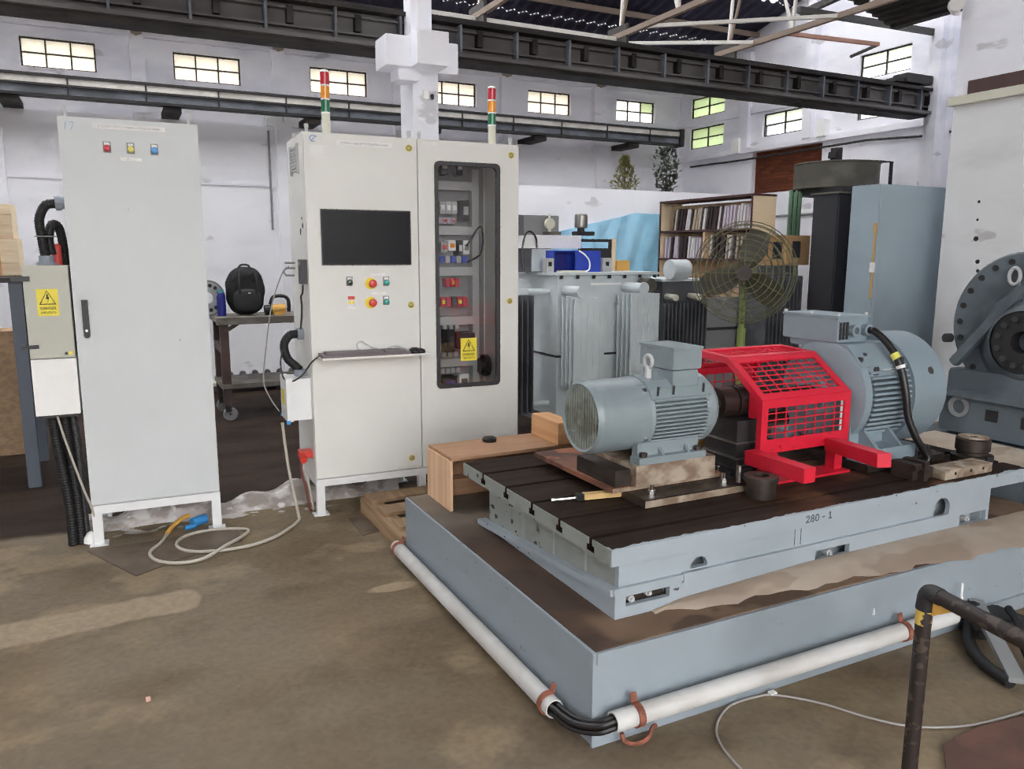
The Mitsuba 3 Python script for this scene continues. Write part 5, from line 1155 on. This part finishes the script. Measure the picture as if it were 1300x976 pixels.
for a in np.linspace(0, 2*np.pi, 13)[:-1]: part(k, 'cage_spoke', spoke(a, True), 'm_fan_green', True)
for a in np.linspace(.2, 2*np.pi+.2, 9)[:-1]: part(k, 'cage_spoke', spoke(a, False), 'm_fan_green', True)
part(k, 'hub', cyl(FX-fn*.04, FX+fn*.05, .045, 20), 'm_dark_steel', 30)
part(k, 'badge', cyl(FX+fn*.098, FX+fn*.106, .05, 20), 'm_dark_steel', 30)
part(k, 'motor', cyl(FX-fn*.26, FX-fn*.08, .085, 24), 'm_fan_green', 30)
for a in (1.25, 3.5, 5.6):
    V = []
    for i, r_ in enumerate(np.linspace(.04, .29, 7)):
        wdt = .055+.055*math.sin(math.pi*i/7.)
        for s in (-1, 1):
            an = a + s*wdt/max(r_, .09)*.8
            for t in (-.003, .003):
                V.append(FX + r_*(math.cos(an)*fu+math.sin(an)*fw_) + fn*(.02*s+t))
    V = np.array(V).reshape(7, 2, 2, 3); F = []
    q = lambda i, s, t: i*4+s*2+t
    for i in range(6):
        for (s0, t0), (s1, t1) in (((0, 0), (1, 0)), ((1, 0), (1, 1)), ((1, 1), (0, 1)), ((0, 1), (0, 0))):
            F += [(q(i, s0, t0), q(i, s1, t1), q(i+1, s1, t1)), (q(i, s0, t0), q(i+1, s1, t1), q(i+1, s0, t0))]
    F += [(q(6, 0, 0), q(6, 1, 0), q(6, 1, 1)), (q(6, 0, 0), q(6, 1, 1), q(6, 0, 1))]
    part(k, 'blade', trimesh.Trimesh(V.reshape(-1, 3), F, process=False), 'm_fan_blade')
bk = FX-fn*.17
part(k, 'pole', cat(cyl((bk[0], bk[1], .03), (bk[0], bk[1], 1.26), .02, 16), cyl((bk[0], bk[1], .6), (bk[0], bk[1], .95), .028, 16)), 'm_post_green', 30)
part(k, 'base', lathe([(0, 0), (.25, 0), (.25, .015), (.06, .05), (0, .05)], (bk[0], bk[1], 0), (0, 0, 1), 32), 'm_post_green', 30)

# tall blue cabinet, dark cabinet, drum
k = thing('steel_cupboard', 'tall blue-grey steel cupboard beside the white pier', 'cupboard')
part(k, 'body', cb(5.495, 6.285, 4.42, 4.69, .03, 2.005, .004), 'm_tall_blue')
part(k, 'front_panel', cb(5.499, 6.281, 4.40, 4.419, .035, 2.0, .004), 'm_tall_blue')
part(k, 'foot', [cb(x, x+.05, y, y+.05, 0, .03, .002) for x in (5.51, 6.22) for y in (4.43, 4.63)], 'm_dark_grey')
part(k, 'latch_bar', cat(cb(5.482, 5.495, 4.425, 4.44, 1.10, 1.66, .003), cb(5.478, 5.495, 4.42, 4.445, 1.62, 1.70, .004)), 'm_wood_tool')
part(k, 'latch_handle', cb(5.474, 5.495, 4.415, 4.45, 1.31, 1.39, .004), 'm_white')
k = thing('steel_cupboard', 'dark grey cupboard left of the tall blue-grey one', 'cupboard')
part(k, 'body', cb(5.594, 5.95, 4.915, 5.18, .0, 1.965, .005), 'm_dark_cab')
part(k, 'door', cb(5.60, 5.945, 4.90, 4.914, .03, 1.95, .003), 'm_dark_cab')
part(k, 'top_tray', cb(5.57, 5.98, 4.88, 5.2, 1.966, 1.982, .003), 'm_drum')
one('drum_stand', 'dark stand hidden behind the two cupboards', 'stand', cat(cb(6.14, 6.8, 5.35, 6.0, 2.02, 2.078, .005), *[cb(x, x+.06, y, y+.06, 0, 2.02, .004) for x in (6.16, 6.72) for y in (5.37, 5.92)]), 'm_black_iron')
k = thing('blower_drum', 'olive grey round drum with a small motor on top, above the dark cupboard', 'drum')
put(k, lathe([(0, 0), (.40, 0), (.405, .012), (.395, .02), (.395, .235), (.405, .24), (.40, .25), (0, .25)], (6.46, 5.72, 2.0785), (0, 0, 1), 56), 'm_drum', 30)
part(k, 'motor', cat(cyl((6.40, 5.68, 2.3285), (6.40, 5.68, 2.47), .055, 20), cb(6.31, 6.36, 5.62, 5.70, 2.37, 2.43, .006)), 'm_black_iron', 30)
part(k, 'inlet_pipe', tube([(6.75, 5.66, 2.33), (6.84, 5.66, 2.36), (6.95, 5.66, 2.37), (7.17, 5.66, 2.38), (7.17, 5.66, 1.6)], .018, 10), 'm_black_iron')
part(k, 'clamp', cb(6.72, 6.82, 5.55, 5.70, 2.25, 2.345, .01), 'm_dark_steel')

# plants on a ledge behind the partition
k = thing('plant_ledge', 'narrow ledge behind the white partition carrying the plants', 'ledge')
put(k, cb(5.3, 6.9, 8.22, 8.6, 2.075, 2.10, .004), 'm_wall_upper')
part(k, 'leg', [cb(x, x+.04, y, y+.04, 0, 2.075, .003) for x in (5.35, 6.82) for y in (8.25, 8.54)], 'm_mid_grey')
def leaves(pts, size, seed):
    rg = np.random.default_rng(seed); V, F = [], []
    for p in pts:
        d = rg.standard_normal(3); d[2] = abs(d[2])*.8+.1; d /= np.linalg.norm(d); a, b_, _ = _basis(d); s = size*(.6+.8*rg.random()); n0 = len(V)
        V += [p, p+d*s*.5+a*s*.24, p+d*s, p+d*s*.5-a*s*.24]; V += [p+b_*.001 for p in V[n0:n0+4]]
        F += [(n0, n0+1, n0+2), (n0, n0+2, n0+3), (n0+4, n0+6, n0+5), (n0+4, n0+7, n0+6)]
    return trimesh.Trimesh(np.array(V), F, process=False)
rg = np.random.default_rng(3)
def plant(name, lb, x, y, z, shape, n, m, size, h):
    k = thing(name, lb, 'plant')
    part(k, 'pot', lathe([(0, 0), (.055, 0), (.075, .10), (.08, .10), (.08, .115), (.06, .115), (.06, .1), (0, .1)], (x, y, z), (0, 0, 1), 24), 'm_terracotta', 30)
    part(k, 'stem', cat(cyl((x, y, z+.1), (x, y, z+.1+h*.75), .010, 8, .005), cyl((x, y, z+.1), (x+.07, y, z+h*.6), .006, 8, .004), cyl((x, y, z+.1), (x-.06, y, z+h*.6), .006, 8, .004)), 'm_bark')
    t = rg.random(n); a = rg.random(n)*2*np.pi; r_ = np.sqrt(rg.random(n))*shape(t)
    kf = part(k, 'foliage', leaves(np.c_[x+r_*np.cos(a), y+.6*r_*np.sin(a), z+.12+t*h], size, len(lb)), m); labels[kf] = {'kind': 'stuff'}
plant('potted_shrub', 'olive-yellow cone-shaped plant above the white partition', 5.80, 8.4, 2.1005, lambda t: .22*(1-t)+.02, 420, 'm_leaf_olive', .06, .42)
plant('potted_shrub', 'tall dark leafy plant above the partition next to the back corner', 6.44, 8.4, 2.1005, lambda t: .10+.09*np.sin(t*3.0), 420, 'm_leaf_dark', .065, .56)

# trolley with bag, beside the tall cabinet
k = thing('trolley', 'brown steel work trolley with castors between the two cabinets', 'trolley')
tx0, tx1, ty0, ty1 = .76, 1.75, 7.1, 7.65
part(k, 'top', cat(cb(tx0, tx1, ty0, ty1, .865, .905, .004), cb(tx0, tx1, ty0-.01, ty0, .845, .905, .003)), 'm_trolley_top')
for x in (tx0+.03, tx1-.07):
    for y in (ty0+.01, ty1-.07):
        lg = part(k, 'leg', cb(x, x+.07, y, y+.06, .14, .865, .004), 'm_trolley')
        part(lg, 'castor_fork', cb(x+.01, x+.06, y+.0, y+.05, .085, .142, .004), 'm_black_iron')
        part(lg, 'castor_wheel', lathe([(.012, -.018), (.055, -.018), (.062, -.008), (.062, .008), (.055, .018), (.012, .018), (.012, -.018)], (x+.05, y+.025, .062), (0, 1, .0), 24), 'm_mid_grey', 30)
part(k, 'rail', [cb(tx0+.03, tx0+.09, ty0+.07, ty1-.07, .60, .67, .004), cb(tx1-.07, tx1-.01, ty0+.07, ty1-.07, .60, .67, .004)], 'm_trolley')
part(k, 'lower_shelf', cb(tx0+.02, tx1-.02, ty0+.0, ty1, .29, .33, .004), 'm_trolley_top')
part(k, 'brace', bar((tx0+.10, ty0+.03, .80), (tx0+.2, ty0+.03, .865), .03, .03), 'm_trolley')
# the backpack
k = thing('backpack', 'black backpack standing on the brown trolley', 'backpack')
ico = trimesh.creation.icosphere(4, 1.0); v = ico.vertices.copy()
v = np.sign(v)*np.abs(v)**np.array([.72, .8, .78]); hz = (v[:, 2]+1)/2
wdt = .165*(1-.10*np.clip((hz-.6)/.4, 0, 1)**2)
v2 = np.c_[v[:, 0]*wdt, v[:, 1]*(.10-.03*hz), hz*.425]
v2 += (meshkit.fbm(v2*14, 3)[:, None]-.5)*.02*np.sign(v)*np.array([1, 1, .3]); v2[:, 2] = np.maximum(v2[:, 2], 0)
put(k, trimesh.Trimesh(v2+[1.05, 7.36, .906], ico.faces, process=False), 'm_bag', True)
part(k, 'front_pocket', trimesh.Trimesh(np.c_[v[:, 0]*.12, v[:, 1]*.035, v[:, 2]*.10]+[1.05, 7.27, 1.04], ico.faces, process=False), 'm_bag_trim', True)
part(k, 'strap', [tube([(1.0, 7.285, 1.30), (.985, 7.25, 1.2), (.99, 7.25, 1.10), (1.0, 7.27, 1.0)], .011, 8, smooth=5), tube([(1.12, 7.285, 1.30), (1.135, 7.25, 1.2), (1.13, 7.25, 1.10), (1.12, 7.27, 1.0)], .011, 8, smooth=5), tube([(1.0, 7.35, 1.31), (1.02, 7.35, 1.345), (1.08, 7.35, 1.345), (1.10, 7.35, 1.31)], .009, 8, smooth=5)], 'm_bag_trim', True)
part(k, 'badge', cb(1.055, 1.075, 7.228, 7.235, 1.10, 1.11, .002), 'm_light_grey')
k = thing('water_bottle', 'dark blue bottle with teal cap left of the backpack', 'bottle'); put(k, lathe([(0, 0), (.035, 0), (.037, .01), (.037, .17), (.022, .20), (0, .20)], (.838, 7.32, .9055), (0, 0, 1), 20), 'm_blue_box_in', 30); part(k, 'cap', lathe([(0, 0), (.024, 0), (.024, .03), (0, .03)], (.838, 7.32, 1.1055), (0, 0, 1), 16), 'm_teal', 30)
k = thing('power_tool', 'yellow and black power tool on the trolley right of the backpack', 'tool'); put(k, cat(cyl((1.25, 7.25, .955), (1.37, 7.25, .965), .042, 20), cb(1.27, 1.36, 7.215, 7.285, .906, .95, .008)), 'm_yellow_tool', 30); part(k, 'handle', tube([(1.24, 7.25, 1.0), (1.27, 7.25, 1.065), (1.36, 7.25, 1.07), (1.40, 7.25, 1.03), (1.40, 7.25, .93)], .016, 10, smooth=5), 'm_black_plastic', True); part(k, 'motor_end', cyl((1.19, 7.25, .95), (1.25, 7.25, .955), .044, 20), 'm_black_plastic', 30)
k = thing('wire_reel', 'grey perforated reel on the trolley just behind the tall cabinet', 'reel'); put(k, lathe([(.05, 0), (.15, 0), (.15, .012), (.05, .012), (.05, 0)], (.735, 7.42, 1.06), (.25, -1, 0), 40), 'm_light_grey', 30)
rax = np.array([.25, -1, 0])/np.linalg.norm([.25, -1, 0]); ru, rw, _ = _basis(rax)
part(k, 'hole', [cyl(np.array([.735, 7.42, 1.06])+rax*.0115+.11*(math.cos(a)*ru+math.sin(a)*rw), np.array([.735, 7.42, 1.06])+rax*.0135+.11*(math.cos(a)*ru+math.sin(a)*rw), .017, 10) for a in np.linspace(0, 2*np.pi, 15)[:-1]], 'm_dark_grey')
part(k, 'rim', tube([np.array([.735, 7.42, 1.06])+rax*.006+.15*(math.cos(a)*ru+math.sin(a)*rw) for a in np.linspace(0, 2*np.pi, 41)], .009, 8), 'm_mid_grey', True)
k = thing('low_plank', 'low plank with dark pipe ends by the foot of the back wall', 'plank'); put(k, cb(.6, 2.6, 8.55, 8.9, .09, .125, .004), 'm_tower_base'); part(k, 'support', [cb(x, x+.1, 8.6, 8.85, 0, .09, .004) for x in (.7, 1.5, 2.4)], 'm_dark_steel')
for i in range(6):
    one('pipe_piece', ORD[i] + ' short dark pipe from the left on the low plank by the back wall', 'pipe', cyl((1.02+i*.13, 8.58, .16), (1.06+i*.13, 8.85, .16), .034, 14), 'm_black_iron', 30, group='short pipes on the low plank')
one('wall_cable', 'thin grey cable hanging from the side of the control cabinet past the trolley', 'cable', tube([(.90, 4.6, 1.38), (.86, 4.62, 1.33), (.80, 4.64, 1.15), (.76, 4.66, .9), (.74, 4.66, .72), (.77, 4.62, .62), (.80, 4.55, .56)], .004, 6, smooth=8), 'm_cable_grey', 40)
one('wall_hook', 'small grey cable hook on the rear edge of the control cabinet side', 'hook', cat(tube([(.925, 4.55, 1.37), (.875, 4.56, 1.37), (.86, 4.56, 1.35), (.875, 4.56, 1.33), (.92, 4.55, 1.33)], .006, 8), tube([(.925, 4.55, 1.40), (.87, 4.56, 1.40)], .006, 8)), 'm_mid_grey')

# left edge: rack, crates
k = thing('steel_rack', 'slate blue steel stand at the left edge behind the junction box', 'stand')
part(k, 'post', [cb(-.56, -.49, 5.60, 5.66, 0, 1.275, .004), cb(-.14, -.07, 5.60, 5.66, 0, 1.275, .004)], 'm_frame_slate')
part(k, 'rear_post', [cb(-.56, -.49, 6.3, 6.36, 0, 1.275, .004), cb(-.14, -.07, 6.3, 6.36, 0, 1.275, .004)], 'm_frame_slate')
part(k, 'top', cb(-1.3, -.05, 5.56, 6.4, 1.2755, 1.305, .004), 'm_black_iron')
part(k, 'cross_bar', [cb(-.49, -.14, 5.60, 5.66, .45, .52, .004), cb(-.49, -.14, 5.60, 5.66, .80, .84, .004)], 'm_black_iron')
part(k, 'panel', cb(-.49, -.14, 5.67, 5.69, .52, .80, .003), 'm_rail_blue')
one('teal_case', 'small teal and black machine under the black top of the slate stand', 'case', cat(cb(-.48, -.25, 5.64, 5.9, .8405, 1.2, .02), cb(-.47, -.3, 5.6, 5.64, 1.02, 1.14, .01)), 'm_black_plastic')
part('teal_case', 'teal_top', cb(-.48, -.25, 5.63, 5.9, 1.2, 1.245, .006), 'm_teal')
for i, (z0, z1, n_) in enumerate(((1.555, 1.755, 'upper'), (1.306, 1.54, 'lower'))):
    k = thing('wooden_crate', f'{n_} pale wooden crate at the left edge, on the black stand top', 'crate')
    y0 = 6.0; xr = -.545 if i == 0 else -.525
    for j in range(3): part(k, 'plank', cb(-1.25, xr, y0, y0+.02, z0+(z1-z0)*j/3+.003, z0+(z1-z0)*(j+1)/3-.003, .003), 'm_crate')
    part(k, 'post', [cb(-.66, -.625, y0-.018, y0, z0, z1, .003), cb(-1.2, -1.165, y0-.018, y0, z0, z1, .003)], 'm_timber')
    part(k, 'rear', cb(-1.25, xr, y0+.021, y0+.33, z0 if i else z0-.014, z1, .003), 'm_crate')
one('long_planks', 'stack of brown planks standing low behind the slate stand at the left edge', 'planks', cb(-1.6, -.62, 6.6, 6.9, 0, .9, .01), 'm_pallet')

# pipes along the plinth
def pipe_run(name, lb, p0, p1, r_):
    k = thing(name, lb, 'pipe'); p0, p1 = np.array(p0), np.array(p1); d = (p1-p0)/np.linalg.norm(p1-p0)
    L_ = np.linalg.norm(p1-p0)
    put(k, lathe([(r_-.005, 0), (r_, 0), (r_, L_), (r_-.005, L_), (r_-.005, 0)], p0, d, 24), 'm_pipe', 30); return k
pr_ = .031
pipe_run('conduit_pipe', 'white plastic pipe along the left side of the plinth', (PX0-.045, 3.50, .052), (PX0-.045, 1.96, .052), pr_)
pipe_run('conduit_pipe', 'white plastic pipe along the front of the plinth', (1.225, PY0-.05, .095), (2.78, PY0-.05, .095), pr_)
def clamp(lb, c, along, tail):
    k = thing('pipe_clamp', lb, 'clamp', 'rusty pipe clamps on the plinth pipes')
    c = np.array(c, float); along = np.array(along, float); out = np.array(tail, float); pts = []
    for a in np.linspace(-.5*np.pi, 1.0*np.pi*.62, 14): pts.append(c+(pr_+.004)*(math.cos(a)*out+math.sin(a)*np.array([0, 0, 1.])))
    pts.append(c+np.array([0, 0, pr_+.03])-out*.022)
    put(k, cat([bar(a, b_, .022, .004, .001, up=np.cross(b_-a, along)) for a, b_ in zip(pts[:-1], pts[1:])]), 'm_rust_clamp')
clamp('rusty clamp at the far end of the left plinth pipe', (PX0-.045, 3.46, .052), (0, 1, 0), (-1, 0, 0))
clamp('rusty clamp on the left plinth pipe close to the corner', (PX0-.045, 2.0, .052), (0, 1, 0), (-1, 0, 0))
clamp('rusty clamp on the front plinth pipe close to the corner', (1.31, PY0-.05, .095), (1, 0, 0), (0, -1, 0))
clamp('rusty clamp on the front plinth pipe near the black railing', (2.50, PY0-.05, .095), (1, 0, 0), (0, -1, 0))
k = thing('loose_clamp', 'rusty half clamp lying on the floor at the plinth corner', 'clamp')
put(k, tube([(1.262, PY0-.045, .045), (1.27, PY0-.05, .02), (1.30, PY0-.06, .008), (1.345, PY0-.06, .012), (1.375, PY0-.045, .03), (1.392, PY0-.04, .032)], .007, 6, smooth=5), 'm_rust_clamp')
for i in range(4):
    a_, b_ = ((i % 2)-.5)*.020, ((i//2)-.5)*.020
    one('corner_cable', ('lower outer', 'lower inner', 'upper outer', 'upper inner')[i] + ' black cable bending round the plinth corner', 'cable', tube([(PX0-.045+a_, 2.05, .052+b_), (PX0-.045+a_, 1.94, .055+b_), (PX0-.035+a_, 1.85+a_*.5, .062+b_), (PX0-.0+a_*.5, 1.785+a_, .078+b_), (1.235, PY0-.05+a_, .092+b_), (1.32, PY0-.05+a_, .095+b_)], .0092, 8, smooth=8), 'm_black_cable', 40, group='black cables at the plinth corner')

# railing post at the right, cables and rubble beyond it
k = thing('railing', 'dark worn pipe railing with traces of yellow paint at the right edge', 'railing')
put(k, tube([(1.865, 1.262, 0), (1.865, 1.262, .50), (1.865, 1.262, .565), (1.863, 1.252, .580), (1.858, 1.225, .583), (1.80, .90, .583), (1.70, .34, .583), (1.66, .1, .583), (1.655, .075, .565), (1.65, .06, .5), (1.65, .06, 0)], .0205, 16), 'm_post', 60)
part(k, 'yellow_paint', tube([(1.865, 1.262, .488), (1.865, 1.262, .548)], .0212, 16), 'm_post_yellow', 60, label='post section with worn yellow paint')
part(k, 'elbow', tube([(1.865, 1.262, .53), (1.864, 1.258, .566), (1.862, 1.246, .581), (1.856, 1.214, .583)], .023, 16, smooth=5), 'm_black_iron', 40)
part(k, 'yellow_gusset', extr(Polygon([(1.238, .52), (1.238, .563), (1.17, .563)]), 'x', 1.861, 1.866), 'm_yellow_tool')
one('thin_cable', 'thin grey-brown cable lying in a curve on the floor in front of the plinth', 'cable', tube([(1.50, 1.45, .006), (1.505, 1.53, .006), (1.531, 1.64, .006), (1.588, 1.723, .006), (1.696, 1.785, .006), (1.814, 1.787, .006), (1.879, 1.766, .006), (1.972, 1.668, .006), (2.043, 1.543, .006), (2.114, 1.456, .006), (2.217, 1.395, .006), (2.351, 1.356, .006), (2.6, 1.33, .006)], .004, 8, smooth=8), 'm_cable_grey', 40)
one('red_brown_sheet', 'red-brown rusty sheet on the floor in the lower right corner', 'sheet', extr(Polygon([(2.00, 1.24), (2.12, 1.335), (2.30, 1.345), (2.6, 1.30), (2.6, .9), (2.0, .9)]), 'z', .0006, .014), 'm_red_brown')
one('floor_channel', 'grey steel channel lying on the floor behind the railing', 'channel', cat(bar((2.97, 1.80, .10), (2.62, 1.42, .045), .05, .02, .004)), 'm_mid_grey')
for i, p_ in enumerate(([(2.94, 1.785, .10), (2.85, 1.74, .03), (2.74, 1.66, .028), (2.66, 1.56, .028), (2.62, 1.44, .028)], [(3.02, 1.70, .10), (2.95, 1.62, .09), (2.86, 1.54, .05), (2.78, 1.44, .02), (2.76, 1.36, .018)])):
    one('rubber_hose', ('thicker black hose on the floor left of the grey channel', 'black hose looping over the grey channel')[i], 'hose', tube(p_, .022 if i == 0 else .015, 10, smooth=8), 'm_black_rubber', 40)
one('black_coil', 'small heap of dark fittings beyond the railing post', 'fittings', cat(cb(2.93, 3.08, 1.66, 1.79, 0, .07, .02), lathe([(0, 0), (.04, 0), (.05, .04), (.03, .08), (0, .08)], (2.90, 1.74, .0), (0, 0, 1), 16)), 'm_black_iron', 30)
one('white_wire', 'loose white wires at the plinth end beyond the railing post', 'wire', tube([(2.86, 1.79, .20), (2.84, 1.77, .14), (2.88, 1.74, .10), (2.82, 1.72, .12), (2.86, 1.64, .06), (2.80, 1.60, .05)], .004, 6, smooth=6), 'm_white', 40)
one('floor_scrap', 'pale scrap of paper on the floor near the curved cable', 'scrap', cb(1.86, 1.885, 1.765, 1.785, .0105, .014, .001), 'm_paper')
one('floor_chip', 'small pinkish chip on the floor at lower left', 'chip', cb(-.001, .014, 2.665, 2.685, .0005, .008, .002), 'm_truss_salmon')

# high bay lamp and trees outside the end wall
k = thing('bay_lamp', 'pale conical lamp hanging between the trusses', 'lamp')
put(k, lathe([(.02, .16), (.05, .14), (.13, .0), (.125, .0), (.04, .13), (.02, .15)], (4.05, 4.75, 3.62), (0, 0, 1), 28), 'm_tower_base', 30)
part(k, 'hanger', cyl((4.05, 4.75, 3.78), (4.05, 4.75, roof_z(4.75)-.02), .01, 8), 'm_black_iron')
for (x, y, r_, lb) in ((9.9, 10.6, 1.15, 'leafy tree outside the windows nearest the back corner'), (9.2, 7.9, .85, 'leafy tree outside the middle window of the end wall'), (9.2, 5.6, .85, 'leafy tree outside the window next to the thick pier')):
    k = thing('tree', lb, 'tree')
    part(k, 'trunk', cyl((x, y, 0), (x, y, 2.6), .12, 12, .07), 'm_bark', 30)
    q = rg.standard_normal((900, 3)); q /= np.linalg.norm(q, axis=1, keepdims=True); q *= (rg.random((900, 1))**.4)*r_
    kf = part(k, 'foliage', leaves(q*[1, 1, .8]+[x, y, 2.6], .22, int(x*10)), 'm_leaf_out'); labels[kf] = {'kind': 'stuff'}
